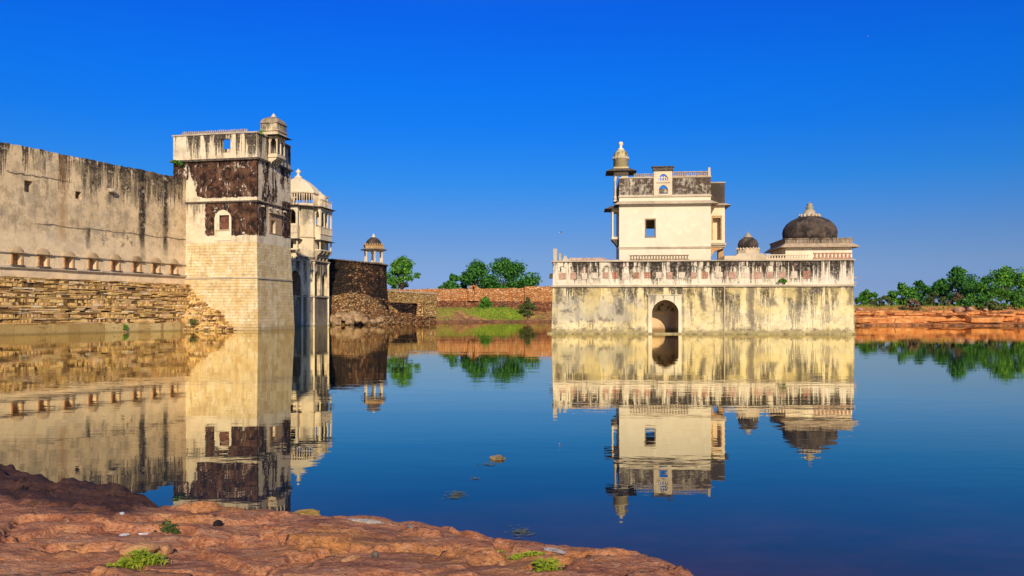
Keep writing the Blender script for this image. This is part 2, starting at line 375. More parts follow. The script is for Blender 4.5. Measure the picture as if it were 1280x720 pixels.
# ------------------------------------------------------------------ foreground rock
FS = [(-14, 12.4), (-8, 10.6), (-6.3, 9.75), (-5.14, 8.8), (-4.49, 8.55), (-3.7, 8.15), (-3.4, 7.75), (-2.9, 7.86), (-2.2, 7.6), (-1.48, 7.42), (-.87, 7.2), (-.57, 7.03), (-.13, 6.7), (.27, 6.56), (.5, 6.5), (.75, 6.5), (1.05, 6.28), (1.25, 5.95), (1.38, 5.4), (1.55, 4.8), (2.5, 3.5), (6, 1)]
def fshore(x):
    for (a, ya), (b, yb) in zip(FS, FS[1:]):
        if x <= b: return ya + (yb - ya) * (x - a) / (b - a)
    return 1.0
def rock_h(x, y):
    P = Vector((x, y, 0))
    e = mnoise.fractal(P * 2.6 + Vector((3, 1, 4)), 0.9, 2.0, 4)
    big = mnoise.fractal(Vector((x * 0.5, y * 0.8, 2.2)), 1.0, 2.0, 3)
    d = fshore(x) - y + e * 0.13
    if d < 0: return max(-0.6, d * 0.7)
    base = 0.03 + 0.085 * (1 - math.exp(-d / 0.16)) + 0.02 * d
    # bedding planes: stepped slabs with crisp risers
    s = big * 2.2 + (y * 0.62 + x * 0.18) + e * 0.22
    k = math.floor(s); fr_ = s - k
    step = (k + sstep(0.0, 0.06, fr_)) - s
    h = base + 0.06 * step * sstep(0.05, 0.4, d) + 0.035 * big * sstep(0, 0.8, d)
    left = sstep(-2.9, -4.3, x)
    h += left * (0.06 + 0.05 * e) * sstep(0.0, 0.08, d) * (1 - sstep(0.45, 0.6, d + e * 0.25))            # raised dark lip at the left
    h += 0.10 * sstep(-3.2, -4.2, x) * sstep(6.7, 6.62, y - 0.12 * x + e * .22) * sstep(5.3, 6.4, y - 0.12 * x)
    # fractured plates, each a little higher, lower or tilted
    q = Vector((x * 0.75, y * 1.5, 0.3)) + Vector((e, mnoise.noise(P * 4.0) * .8, 0)) * 0.22
    dist, pts = mnoise.voronoi(q)
    c0 = pts[0]; rid = mnoise.cell(c0 * 7.3); rid2 = mnoise.cell(c0 * 5.1 + Vector((9, 2, 4)))
    h += (rid - 0.5) * 0.042 * sstep(0.1, 0.6, d) + (rid2 - .5) * .06 * (q.x - c0.x) * sstep(0.1, 0.6, d)
    h -= 0.035 * (1 - sstep(0.0, 0.035, dist[1] - dist[0])) * (1 if rid2 > .35 else .2)
    d2, p2 = mnoise.voronoi(Vector((x * 3.2, y * 6.0, 1.3)) + Vector((e, e, 0)) * .5)
    h += (mnoise.cell(p2[0] * 3.7) - .5) * 0.011
    rg_ = 1 - abs(mnoise.fractal(Vector((x * 3.0, y * 9.0, 1.1)), 0.9, 2.1, 4))
    h += 0.012 * rg_ + 0.006 * mnoise.fractal(P * 16, 0.6, 2.2, 4)
    return h
fv = []; ff = []
fxs = axis(-8, 2.4, 0.024, -24, 9, 1.25); fys = axis(3.6, 11.4, 0.03, -12, 17, 1.25)
for yy in fys:
    for xx in fxs: fv.append((xx, yy, rock_h(float(xx), float(yy))))
n_ = len(fxs)
for j in range(len(fys) - 1):
    for i in range(n_ - 1):
        a = j * n_ + i
        if max(fv[a][2], fv[a + 1][2], fv[a + n_][2], fv[a + n_ + 1][2]) > -0.3: ff.append((a, a + 1, a + 1 + n_, a + n_))
def shore_rock_material():
    g = G('red_purple_sandstone', 0.85, 0.25)
    n1 = g.noise(0.9, 5, 0.6, st=(0.6, 1.2, 1)); n2 = g.noise(4, 8, 0.7, st=(0.6, 1.3, 1)); n3 = g.noise(22, 6, 0.7)
    col = g.ramp(n2, [(0.28, (0.13, 0.04, 0.018)), (0.42, (0.43, 0.145, 0.06)), (0.52, (0.60, 0.23, 0.095)), (0.64, (0.68, 0.32, 0.14)), (0.78, (0.78, 0.48, 0.3))])
    col = g.mix(g.mul(g.ss(n1, 0.52, 0.66), 0.75), col, (0.60, 0.24, 0.06))
    col = g.mix(g.mul(g.ss(g.noise(1.3, 5, 0.6, off=(5, 2, 0)), 0.52, 0.66), 0.35), col, (0.40, 0.16, 0.09))
    pit = g.voro(34, rnd=1.0).outputs['Distance']
    col = g.mix(g.mul(g.ss(n3, 0.54, 0.66), 0.6), col, (0.10, 0.034, 0.018))
    col = g.mix(g.mul(g.ss(g.noise(26, 7, 0.75, st=(.5, 1, 1), off=(4, 4, 4)), 0.55, 0.66), 0.6), col, (0.78, 0.45, 0.3))
    vn = g.noise(3.0, 6, .7, st=(.35, 1.6, 1), off=(6, 1, 1)); col = g.mix(g.mul(g.ss(vn, .54, .62), .55), col, (0.16, 0.055, 0.035))
    col = g.mix(g.mul(g.ss(g.noise(9, 4, 0.6, off=(2, 8, 1)), 0.64, 0.72), 0.7), col, (0.66, 0.36, 0.17))
    # shade over the left-hand lip, painted into the rock colour
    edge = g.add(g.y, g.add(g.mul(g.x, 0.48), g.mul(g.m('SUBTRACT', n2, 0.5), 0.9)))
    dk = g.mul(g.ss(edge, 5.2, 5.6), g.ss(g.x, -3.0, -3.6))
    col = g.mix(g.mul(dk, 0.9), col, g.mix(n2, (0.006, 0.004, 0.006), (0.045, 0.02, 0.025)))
    col = g.mix(g.ss(g.z, 0.05, 0.015), col, (0.03, 0.018, 0.015))
    g.bump(g.add(g.mul(n2, 0.55), g.mul(n3, 0.45)), 0.09, 1.0)
    g.bump(pit, 0.006, 0.8)
    return g.done(col)
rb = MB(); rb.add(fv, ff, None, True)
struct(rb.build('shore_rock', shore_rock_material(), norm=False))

# ================================================================== LEFT: long fortress wall
WX0, WY0, WX1, WY1 = -47.36, 74.0, -38.26, 94.7
WF = Frame(WX0, WY0, math.atan2(WY1 - WY0, WX1 - WX0)); WL = math.hypot(WX1 - WX0, WY1 - WY0)
wall = thing('fortress_wall', 'long stained grey plaster wall with small niches above rubble stone courses', 'wall', (WX0, WY0, 0), WF.a)
ZT = 18.0
def wall_extra(g, col, mid, fine, dr):
    wv = g.noise(0.6, 6, 0.7, off=(2, 2, 2))
    for px, p0, p1, wd in ((178, 217, 325, 0.42), (207, 222, 320, 0.30), (110, 286, 311, 0.3)):
        x = WF.fx(px); z1 = WF.fz(p0, x); z0 = WF.fz(p1, x)
        col = g.mix(g.mul(g.box(x - wd, x + wd, z0, z1 + (1 if p0 < 230 else 0), 0.22, g.noise(1.2, 6, 0.7, st=(1, 1, 0.35)), 0.7), 0.96), col, (0.016, 0.013, 0.012))
    x = WF.fx(78); col = g.mix(g.mul(g.box(x - 0.35, x + 0.35, 9, 18, 0.5, wv, 0.5), 0.6), col, (0.30, 0.13, 0.035))
    x = WF.fx(137); col = g.mix(g.mul(g.box(x - 0.3, x + 0.3, 13.6, 15.4, 0.3, wv, 0.5), 0.75), col, (0.05, 0.045, 0.04))
    mo = g.noise(.7, 9, .78, off=(8, 8, 1)); col = g.mix(g.mul(g.ss(mo, .49, .6), .65), col, (.34, .235, .125)); col = g.mix(g.mul(g.mul(g.ss(g.noise(1, 8, .76, st=(1.2, 1.2, .25), off=(4, 9, 1)), .53, .63), g.ss(g.z, 8.5, 13.0)), .6), col, (.16, .115, .07)); col = g.mix(g.mul(g.ss(mo, .46, .38), .5), col, (.84, .62, .36))
    # horizontal crack, scattered peeling
    d = g.m('ABSOLUTE', g.m('SUBTRACT', g.add(g.z, g.mul(g.noise(0.8, 5, 0.65), 0.6)), 10.95))
    col = g.mix(g.mul(g.mul(g.ss(d, 0.09, 0.02), g.ss(g.x, 2, 5)), 0.85), col, (0.07, 0.05, 0.035))
    d = g.m('ABSOLUTE', g.m('SUBTRACT', g.add(g.z, g.mul(g.noise(0.9, 5, 0.7, off=(4, 1, 1)), 0.9)), 15.65))
    col = g.mix(g.mul(g.mul(g.ss(d, 0.1, 0.03), g.mul(g.ss(g.x, 0.4, 0.8), g.ss(g.x, 8, 6.2))), 0.8), col, (0.06, 0.045, 0.03))
    col = g.mix(g.mul(g.ss(g.z, 10.6, 8.5), 0.45), col, (0.80, 0.58, 0.34))
    col = g.mix(g.mul(g.box(10, 15, 9, 11, 0.6, wv, 1.2), g.ss(g.noise(1.3, 8, 0.75), 0.5, 0.6)), col, (0.2, 0.15, 0.1))
    return col
M_wall = plaster('grey_stained_plaster', (0.76, 0.53, 0.28), (0.62, 0.43, 0.23), levels=((18.2, 4.2, 0.9), (18.2, 1.1, 1.0), (18.1, 1.6, .9)), streak=1.7, grey=(0.40, 0.30, 0.19), blotch=0.75, extra=wall_extra, freq=1.3, bump=0.09, grime=.6)
top = []
x = WL + 0.6
while x > -15: top.append((x, WF.fz(177 + 0, 0) + rng.uniform(-0.07, 0.07) + 0.1 * mnoise.noise(Vector((x * 0.4, 1, 1))))); x -= 0.45
M_hood = plaster('stained_hood', (.50, .34, .18), (.34, .22, .11), streak=.3, freq=4, grime=.7)
niches = [(px, WF.fx(px)) for px in (20.6, 53.6, 85.5, 115.5, 144, 170.6, 194.6, 217)]
ZL, ZU = 6.42, 7.66
holes = [rect(xc - 0.42, xc + 0.42, ZL + 0.12, ZU - 0.03) for _, xc in niches]
for px, py, wd, hh in ((35.6, 233, 0.42, 0.55), (98, 244, 0.35, 0.38), (117, 229, .12, .12), (160, 236, .14, .12), (199, 250, .1, .1)):
    xc = WF.fx(px); zc = WF.fz(py, xc); holes.append(rect(xc - wd, xc + wd, zc - hh, zc + hh))
b = MB(); b.panel([(-15, 4.9), (WL + 0.6, 4.9)] + top, holes, 0.0, 0.8)
b.box(-15, WL + 0.6, 0.81, 1.6, 0, 17.6)
b.build('plaster_face', M_wall, wall)
b = MB()
xq = -15.0
while xq < WL:
    l_ = rng.uniform(1.0, 2.6); b.box(xq, xq + l_ - 0.03, -0.13 - rng.uniform(0, .07), 0.02, ZU - 0.02, ZU + 0.09 + rng.uniform(-.02, .02), j=0.015); xq += l_
b.build('moulding', M_trim, wall)
b = MB(); xq = -15.0
while xq < WL:
    l_ = rng.uniform(1.2, 3.2); b.box(xq, xq + l_ - 0.02, -0.24 - rng.uniform(0, .08), 0.02, ZL - 0.16, ZL + 0.02 + rng.uniform(-.02, .02), j=0.02); xq += l_
b.build('moulding', M_trim, wall)
# niches
for i, (px, xc) in enumerate(niches):
    b = MB()
    b.box(xc - 0.418, xc + 0.418, 0.55, 0.62, ZL + .1, ZU)
    b.box(xc - 0.56, xc - 0.43, -0.10, 0.02, ZL + 0.04, ZU - 0.04); b.box(xc + 0.43, xc + 0.56, -0.10, 0.02, ZL + 0.04, ZU - 0.04)
    nb = b.build('niche', M_orange, wall)
    b = MB()
    hv = []; hf = []; nn = 10; mm = 5
    for j in range(mm + 1):
        for k in range(nn + 1):
            a = PI * k / nn; ph = j / mm * PI / 2
            hv.append((xc - 0.72 * math.cos(a) * math.cos(ph), -0.02 - 0.2 * math.sin(ph) , ZU + 0.095 + 0.56 * math.sin(a) * math.cos(ph)))
    for j in range(mm):
        for k in range(nn): q = j * (nn + 1) + k; hf.append((q, q + 1, q + nn + 2, q + nn + 1))
    b.add(hv, hf); b.box(xc - 0.8, xc + 0.8, -0.34, 0.0, ZU + 0.0, ZU + 0.1, j=0.01)
    b.build('hood', M_hood, nb)
    b = MB(); b.box(xc - 0.62, xc + 0.62, -0.36, 0.1, ZL - 0.02, ZL + 0.11, j=0.015); b.build('sill', M_darktrim, nb)
# protruding stone
xc = WF.fx(137); zc = WF.fz(238, xc); b = MB(); b.box(xc - .25, xc + .3, -0.6, 0.1, zc - .18, zc + .15, j=0.08); b.build('projecting_stone', M_trim, wall)
# rubble courses, each stone real
def stone_blocks_material(name, stops, cell=0.12):
    g = G(name, 0.95, 0.1); n = g.noise(3.5, 6, 0.7); n2 = g.noise(14, 4, 0.65)
    col = g.ramp(g.rand, stops)
    col = g.mix(g.mul(g.ss(n, 0.52, 0.68), 0.55), col, (0.13, 0.085, 0.045))
    col = g.mix(g.mul(g.ss(g.noise(0.45, 6, 0.7), 0.47, 0.6), 0.45), col, (0.46, 0.27, 0.085))
    col = g.mix(g.mul(g.ss(g.noise(0.9, 8, 0.78, st=(.5, .5, 1.6), off=(5, 5, 2)), 0.55, 0.64), 0.6), col, (0.16, 0.085, 0.03))
    col = g.mix(g.mul(g.ss(g.add(g.z, g.mul(n, 0.3)), 0.4, 0.15), .6), col, (0.22, 0.15, 0.05))
    g.bump(g.add(n, n2), 0.06)
    return g.done(col)
M_blocks = stone_blocks_material('honey_rubble_stone', [(0.0, (0.10, 0.05, 0.02)), (0.2, (0.40, 0.21, 0.07)), (0.42, (0.76, 0.46, 0.14)), (0.7, (0.88, 0.57, 0.21)), (0.88, (0.66, 0.36, 0.16)), (1.0, (0.85, 0.66, 0.4))])
M_core = solid('rubble_core', (0.10, 0.065, 0.03), 0.4, 2)
b = MB(); z = 0.95; rr = random.Random(3)
b2 = MB()
row = 0
while z < 5.35:
    hh = rr.choice((.1, .13, .16, .16, .26, .32)) * rr.uniform(.85, 1.15) * (.8 if z > 3.4 else 1.1); t = (z - 0.9) / 4.4
    yb = -1.25 + 0.85 * t ** 1.3
    xq = -15.0
    thin = hh < 0.2
    while xq < WL + 1.2:
        l_ = rr.uniform(0.5, 1.5) if thin else (rr.uniform(0.10, 0.26) if math.sin(xq * .6 + row * 1.9) > -.1 else rr.uniform(0.3, 0.9))
        out = rr.uniform(-0.09, 0.09) + (0.14 if thin and rr.random() < .7 else 0) + 0.16 * mnoise.noise(Vector((xq * .35, z * 1.2, 4)))
        if rr.random() > 0.06: b.box(xq, xq + l_ - rr.uniform(.012, .05), yb - out - .1, 0.2, z, z + hh - rr.uniform(.012, .045), j=0.018, rg=rr)
        xq += l_
    z += hh; row += 1
b.build('rubble_courses', M_blocks, wall)
M_big = stone_blocks_material('large_base_stone', [(0.0, (0.40, 0.24, 0.08)), (0.5, (0.58, 0.37, 0.13)), (1.0, (0.70, 0.48, 0.2))])
b = MB(); xq = -15.0
while xq < WL + 1.5:
    l_ = rr.choice((0.5, 1.4, 2.2, 2.6)) * rr.uniform(.85, 1.15); b.box(xq, xq + l_ - .035, -1.75 - rr.uniform(0, .05), 0.1, -0.6, 0.93 + rr.uniform(-.04, .04), j=0.012, rg=rr); xq += l_
b.build('base_course', M_big, wall)
b = MB(); b.box(-15, WL + .5, -0.55, 0.79, -1.5, 4.85); b.box(-15, WL + 1, -1.1, 0.2, -1.5, 0.94); b.build('rubble_core', M_core, wall)

# ================================================================== corner tower
TF = Frame(-29.5, 92.5, math.atan2(-0.2, 0.98))
tower = thing('corner_tower', 'tall square fortress tower with dark brown plaster patches over pale stone base', 'tower', (*TF.o, 0), TF.a)
TW = -TF.fx(216.5); TD = 8.3
ZP = TF.fz(165.5, 0); ZC = TF.fz(198, 0); ZS = TF.fz(251, 0); ZA = 10.2; ZB = TF.fz(347, 0)
def tower_extra(g, col, mid, fine, dr):
    wv = g.noise(0.9, 7, 0.72, off=(7, 7, 7)); wv2 = g.noise(2.2, 6, 0.7, off=(1, 7, 3))
    wob = g.add(g.mul(wv, 0.55), g.mul(wv2, 0.45))
    brown = g.mix(g.ss(mid, 0.4, 0.62), (0.02, 0.010, 0.007), (0.125, 0.055, 0.028))
    brown = g.mix(g.mul(g.ss(g.noise(1, 7, .75, st=(2.2, 2.2, .4)), 0.55, 0.68), 0.55), brown, (0.3, 0.18, 0.09))
    front = g.ss(g.y, 0.5, 0.2); side = g.inv(front)
    peel = g.mx(g.ss(g.noise(0.8, 10, 0.78, off=(3, 9, 9)), 0.585, 0.61), g.mul(g.ss(g.noise(3.2, 7, 0.8, off=(1, 9, 2)), 0.58, 0.68), 0.5))
    peel = g.mx(peel, g.mul(g.ss(g.noise(1.0, 9, 0.78, st=(1.5, 1.5, .45), off=(6, 2, 2)), .57, .62), g.ss(g.noise(.25, 3, .5, off=(2, 6, 1)), .4, .55)))
    xl = TF.fx(237)
    # upper brown field, its left edge runs down to the right
    slope = g.add(g.x, g.mul(g.m('SUBTRACT', g.z, 17.5), 0.35))
    zb_ = lambda a, c, so: g.mul(g.ss(g.z, a - so, a + so), g.ss(g.z, c + .25, c - .1))
    up = g.mul(g.ss(slope, xl - .5, xl + 1.3), zb_(ZS + .45, ZC - .1, .45))
    tl = g.mul(g.ss(g.x, xl + .2, xl - .4), zb_(17.6, ZC - .1, .5))
    lowf = g.mul(g.mul(g.ss(g.x, TF.fx(255) - .6, TF.fx(255) + .8), g.ss(g.x, .6, .2)), zb_(ZA + .8, ZS - .15, .6))
    f = g.mul(g.mx(g.mx(up, tl), lowf), front)
    s1 = g.mul(g.ss(g.y, 2.9, 1.6), zb_(ZA + .8, ZS - .1, .6)); s2 = g.mul(g.ss(g.y, 5.4, 6.6), zb_(ZA + 1.1, ZS + .8, .6))
    s3 = g.mul(g.mul(g.ss(g.noise(0.7, 7, 0.75, st=(1, 1, 0.3), off=(5, 5, 1)), 0.38, 0.56), .75), zb_(ZS + .1, ZC, .3))
    f = g.mx(f, g.mul(g.mx(g.mx(s1, s2), s3), side))
    rag = g.add(g.mul(g.noise(0.9, 10, 0.78, off=(2, 7, 7)), .6), g.mul(g.noise(2.6, 8, .78, off=(1, 4, 3)), .4))
    f = g.ss(g.add(f, g.mul(g.m('SUBTRACT', rag, .5), 2.1)), .44, .60)
    f = g.mul(f, g.ss(g.add(g.z, g.mul(rag, .6)), ZA + .2, ZA + .5)); f = g.mul(f, g.ss(g.z, ZC + .06, ZC - .06))
    f = g.mul(f, g.inv(g.mul(peel, 0.85)))
    rim = g.mul(g.mul(g.ss(f, 0.02, 0.3), g.ss(f, 0.95, 0.5)), 0.8)
    col = g.mix(f, col, brown)
    col = g.mix(rim, col, (0.72, 0.58, 0.42))
    return col
M_tower = plaster('tower_plaster', (0.78, 0.62, 0.40), (0.66, 0.49, 0.28), levels=((23.2, 3.4, 0.9), (23.2, 2.0, .7), (15.0, 2.6, 0.7)), streak=1.3, grey=(0.42, 0.31, 0.2), blotch=0.6, grime=.6, extra=tower_extra, freq=1.5, bump=0.06)
wz0, wz1 = TF.fz(287, TF.fx(280)), TF.fz(269, TF.fx(280)); wx0, wx1 = TF.fx(274.5), TF.fx(286.8)
px0, px1 = TF.fx(276.5), TF.fx(288); pz0, pz1 = TF.fz(191, px0), TF.fz(173.5, px0)
b = MB()
tj = [(-0.001, ZP)] + [(-k * 0.6, ZP + rng.uniform(-.05, .04)) for k in range(1, int(TW / 0.6))] + [(-TW, ZP)]
b.panel([(-TW, ZA), (0, ZA)] + tj, [rect(wx0, wx1, wz0, wz1), rect(px0, px1, pz0, pz1)], 0, 0.55)
sy0, sy1 = TF.fy(338.5), TF.fy(344); sz1, sz0 = TF.fz(275, 0, sy0), TF.fz(291, 0, sy0)
b.panel(rect(0.55, TD, ZA, ZP), [rect(sy0, sy1, sz0, sz1)], 0, 0.55, tr=lambda a, d, c: (-d, a, c))
b.box(-TW, 0, TD - 0.55, TD, ZA, ZP - 0.01, fn=lambda x, y, z: (min(x, -0.551), y, z))
b.box(-TW, -TW + .55, 0.551, TD - .551, ZA, ZP - .01)
b.box(-TW + .55, -.552, .552, TD - .552, ZC - .5, ZC - .1)
b.build('plaster_wall', M_tower, tower)
# battered ashlar base
def ashlar_material(name, c1, c2, c3, hrow=0.34, wrow=0.95, ax=True):
    g = G(name, 0.92, 0.15)
    cb = g.n.new('ShaderNodeCombineXYZ'); g.l.new(g.add(g.x, g.y), cb.inputs[0]); g.l.new(g.z, cb.inputs[1])
    br = g.n.new('ShaderNodeTexBrick'); g.l.new(cb.outputs[0], br.inputs['Vector'])
    br.inputs['Scale'].default_value = 1.0; br.inputs['Brick Width'].default_value = wrow; br.inputs['Row Height'].default_value = hrow
    br.inputs['Mortar Size'].default_value = 0.009; br.inputs['Mortar Smooth'].default_value = 0.3; br.offset = 0.37; br.squash = 1.4; br.squash_frequency = 3
    br.inputs['Color1'].default_value = (*c1, 1); br.inputs['Color2'].default_value = (*c2, 1); br.inputs['Mortar'].default_value = (*c3, 1)
    n = g.noise(1.2, 6, 0.7); n2 = g.noise(7, 5, 0.65)
    col = g.mix(g.mul(g.ss(n, 0.5, 0.66), 0.6), br.outputs['Color'], (0.82, 0.72, 0.53))
    col = g.mix(g.mul(g.ss(n2, 0.55, 0.7), 0.45), col, (0.3, 0.19, 0.09))
    dr = g.noise(1, 5, 0.7, st=(1.1, 1.1, 0.12))
    col = g.mix(g.mul(g.ss(dr, 0.53, 0.66), 0.6), col, (0.62, 0.36, 0.11))
    col = g.mix(g.mul(g.ss(g.noise(0.4, 5, .65, off=(7, 1, 1)), .48, .62), g.mul(g.ss(g.z, 9, 4), .6)), col, (.60, .38, .14))
    col = g.mix(g.mul(g.ss(g.noise(1.5, 8, .75, off=(1, 6, 1)), .56, .64), .55), col, (.28, .19, .1))
    col = g.mix(g.mul(g.ss(g.add(g.z, g.mul(n, 1.2)), 1.4, 0.7), .6), col, (0.34, 0.22, 0.08))
    bl = g.noise(.7, 9, .78, off=(3, 1, 8)); col = g.mix(g.mul(g.ss(bl, .49, .6), .6), col, (.46, .28, .11))
    col = g.mix(g.mul(g.ss(g.noise(1, 8, .76, st=(1.6, 1.6, .35), off=(9, 9, 1)), .54, .63), .5), col, (.30, .18, .08)); col = g.mix(g.mul(g.ss(g.noise(3.5, 8, .8, off=(1, 1, 4)), .57, .66), .6), col, (.22, .14, .07))
    g.bump(g.add(g.mul(br.outputs['Fac'], -0.6), g.mul(n2, 0.9)), 0.07)
    return g.done(col)
M_ashlar = ashlar_material('pale_ashlar', (0.78, 0.59, 0.31), (0.68, 0.47, 0.21), (0.52, 0.34, 0.15))
def batter(x, y, z):
    k = max(0.0, (ZA - z)) * 0.035
    return (x + k if x > -1 else x - k, y - k if y < 1 else y + k, z)
b = MB(); lv = [-1.0, 2.0, 4.0, ZB, 8.0, ZA - .001]
for z0, z1 in zip(lv, lv[1:]): b.box(-TW, 0, 0, TD, z0, z1, fn=batter)
b.build('ashlar_base', M_ashlar, tower)
def ring(b, z0, z1, out, o2=None, sub=1.2):
    """ledge running round the tower, of separate lengths of stone"""
    xq = -TW - out
    while xq < out:
        l_ = min(sub * rng.uniform(.8, 1.4), out - xq); 
        b.box(xq, xq + l_ - .01, -out - rng.uniform(0, .03), 0.02, z0, z1, j=0.012); xq += l_
    yq = 0.021
    while yq < TD:
        l_ = min(sub * rng.uniform(.8, 1.4), TD - yq + .001); b.box(-0.02, out + rng.uniform(0, .03), yq, yq + l_ - .01, z0, z1, j=0.012); yq += l_
b = MB(); ring(b, ZC - .12, ZC + .12, 0.28); b.build('cornice', M_darktrim, tower)
b = MB(); ring(b, ZS - .1, ZS + .08, 0.16); b.build('string_course', M_darktrim, tower)
b = MB(); ring(b, ZB - .1, ZB + .08, 0.05 + (ZA - ZB) * .035 + .06); b.build('ledge', M_trim, tower)
b = MB(); ring(b, ZP - .02, ZP + .13, 0.10); b.build('coping', M_trim, tower)
b = MB(); xa, xb_ = TF.fx(228, .3), TF.fx(310, .3); n = 34
for k in range(n):
    xc = xa + (xb_ - xa) * (k + .5) / n; hw = (xb_ - xa) / n * .36
    b.prism([(xc - hw, 0.2), (xc + hw, 0.2), (xc + hw, .38), (xc - hw, .38)], ZP + .24, ZP + .55 + rng.uniform(-.04, .04), top=.6)
b.box(xa - .1, xb_ + .1, 0.17, .41, ZP + .131, ZP + .25)
b.build('cresting', solid('greyish_cresting', (0.42, 0.33, 0.27), 0.4, 4), tower)
# front window with ogee surround and shutter
fx0, fx1 = TF.fx(268.5), TF.fx(289.3); fz0, fz1 = TF.fz(301, fx0), TF.fz(262.5, fx0)
b = MB(); b.panel(arch(fx0, fx1, fz0, fz1 - 1.0, fz1), [rect(wx0, wx1, wz0, wz1)], -0.07, 0.0)
wn = b.build('window', M_white, tower)
b = MB(); b.box(wx0, wx1, 0.2, 0.28, wz0, wz1); b.box((wx0 + wx1) / 2 - .04, (wx0 + wx1) / 2 + .04, .17, .2, wz0, wz1)
b.build('shutter', solid('red_brown_shutter', (0.2, 0.075, 0.04), 0.5, 3), wn)
b = MB(); b.box(fx0 + .15, fx1 - .15, -.16, 0, wz0 - .14, wz0 - .01); b.build('sill', M_trim, wn)
b = MB(); b.panel(rect(sy0 - .45, sy1 + 1.6, sz0 - .1, sz1 + .75), [rect(sy0, sy1, sz0, sz1)], -.06, 0.0, tr=lambda a, d, c: (-d, a, c))
b.box(0, .35, sy0 - .6, sy1 + 1.9, sz1 + .76, sz1 + .86)
wn = b.build('window', solid('ochre_window_surround', (0.5, 0.3, 0.15), 0.4, 3), tower)
b = MB(); b.box(-.4, -.3, sy0, sy1, sz0, sz1); b.build('shutter', M_inner, wn)
for k in range(4):
    yq = 1.0 + k * 1.75; b = MB(); b.box(-.05, .38, yq, yq + .16, ZS - .55, ZS - .38, j=.02); b.build('stone_peg', M_trim, tower)
M_roof = plaster('stained_roof', (.42, .31, .18), (.25, .18, .11), streak=.5, freq=4, grime=.7)
# corner balcony kiosk on the right face
kz = TF.fz(198, 0, 4); KY = TF.fy(342, 0.15); KX = 0.15; kh = 1.05
kio = MB(); kio.box(KX - kh, KX + kh, KY - kh, KY + kh, kz - .12, kz + .12)
kio.box(KX - kh + .05, KX + kh - .05, KY - kh + .05, KY + kh - .05, kz + .121, kz + .3)
ko = kio.build('balcony_kiosk', M_pale, tower)
zc_ = TF.fz(171.5, KX, KY)
for sx in (-1, 0, 1):
    for sy in (-1, 0, 1):
        if sx == 0 and sy == 0: continue
        if sx == -1 and sy == 0: continue
        b = MB(); b.lathe([(.13, kz + .3), (.10, kz + .5), (.085, zc_ - .35), (.13, zc_ - .2), (.14, zc_ - .02)], (KX + sx * (kh - .14), KY + sy * (kh - .14)), 8); b.build('column', M_pale, ko)
b = MB()
for (ax_, s_) in (('x', -1), ('x', 1), ('y', -1), ('y', 1)):
    for h in (-1, 1):
        a0, a1 = sorted((h * (kh - .26), 0.13 * h))
        tr = (lambda a, d, c, s_=s_: (KX + a, KY + s_ * (kh - .2 + d), c)) if ax_ == 'x' else (lambda a, d, c, s_=s_: (KX + s_ * (kh - .2 + d), KY + a, c))
        b.panel([(a0, zc_ - .8), (a0 + .06, zc_ - .5), ((a0 + a1) / 2, zc_ - .22), (a1 - .06, zc_ - .5), (a1, zc_ - .8), (a1, zc_ - .03), (a0, zc_ - .03)], [], 0, .1, tr=tr)
b.build('arch_screen', M_pale, ko)
b = MB(); sq = lambda r: [(KX - r, KY - r), (KX + r, KY - r), (KX + r, KY + r), (KX - r, KY + r)]
b.prism(sq(kh + .62), zc_ - .08, zc_ + .12, top=.68); b.build('eave', M_darktrim, ko)
zf = TF.fz(155.5, KX, KY)
b = MB(); b.prism(sq(kh + .08), zc_ + .121, zc_ + .5); b.prism(sq(kh + .2), zc_ + .501, zc_ + .62); b.prism(sq(kh + .06), zc_ + .621, zf - .1); b.prism(sq(kh + .16), zf - .099, zf); b.build('frieze', plaster('stained_frieze', (.66, .5, .29), (.5, .36, .2), levels=((zf, 1.2, .8),), streak=1.2, freq=4, grime=.7), ko)
zt_ = TF.fz(142, KX, KY)
b = MB(); rad = kh * 1.05 * math.sqrt(2)
b.lathe([(rad, zf + .001), (rad * .98, zf + .25), (rad * .82, zf + .5), (rad * .5, zf + .74), (rad * .3, zf + .82)], (KX, KY), 4, a0=PI / 4, smooth=False)
b.build('roof', M_roof, ko)
b = MB(); b.lathe([(.34, zf + .82), (.36, zf + .9), (.2, zf + 1.0), (.22, zf + 1.1), (.1, zf + 1.2), (.03, zt_ + .05)], (KX, KY), 10); b.build('finial', M_white, ko)
for k in range(4):
    yc = KY + (k - 1.5) * .55; b = MB(); b.panel([(0.0, kz - 1.0), (.25, kz - .95), (.5, kz - .6), (.95, kz - .35), (1.1, kz - .13), (0, kz - .13)], [], yc - .1, yc + .1); b.build('bracket', M_pale, ko)

# ruined steps of stone at the tower's foot
b = MB(); rr = random.Random(12)
for lvl in range(25):
    z0 = lvl * .19 - .1; t = lvl / 25
    xend = TF.fx(290, -1.5) - 4.6 * t ** .75 - (1.0 if t > .55 else 0) + rr.uniform(-.45, .35) + .7 * mnoise.noise(Vector((lvl * .3, 2, 2)))
    yb = -2.5 + lvl * .085; xq = -9.6
    while xq < xend:
        l_ = rr.uniform(.14, .75); edge = max(0, 1 - (xend - xq) / 1.2)
        b.box(xq, xq + l_ - .03, yb - rr.uniform(-.14, .14) + edge * .7, 0.2, z0, z0 + .19 - rr.uniform(.01, .04), j=.03, rg=rr); xq += l_
b.build('ruined_steps', M_blocks, tower)

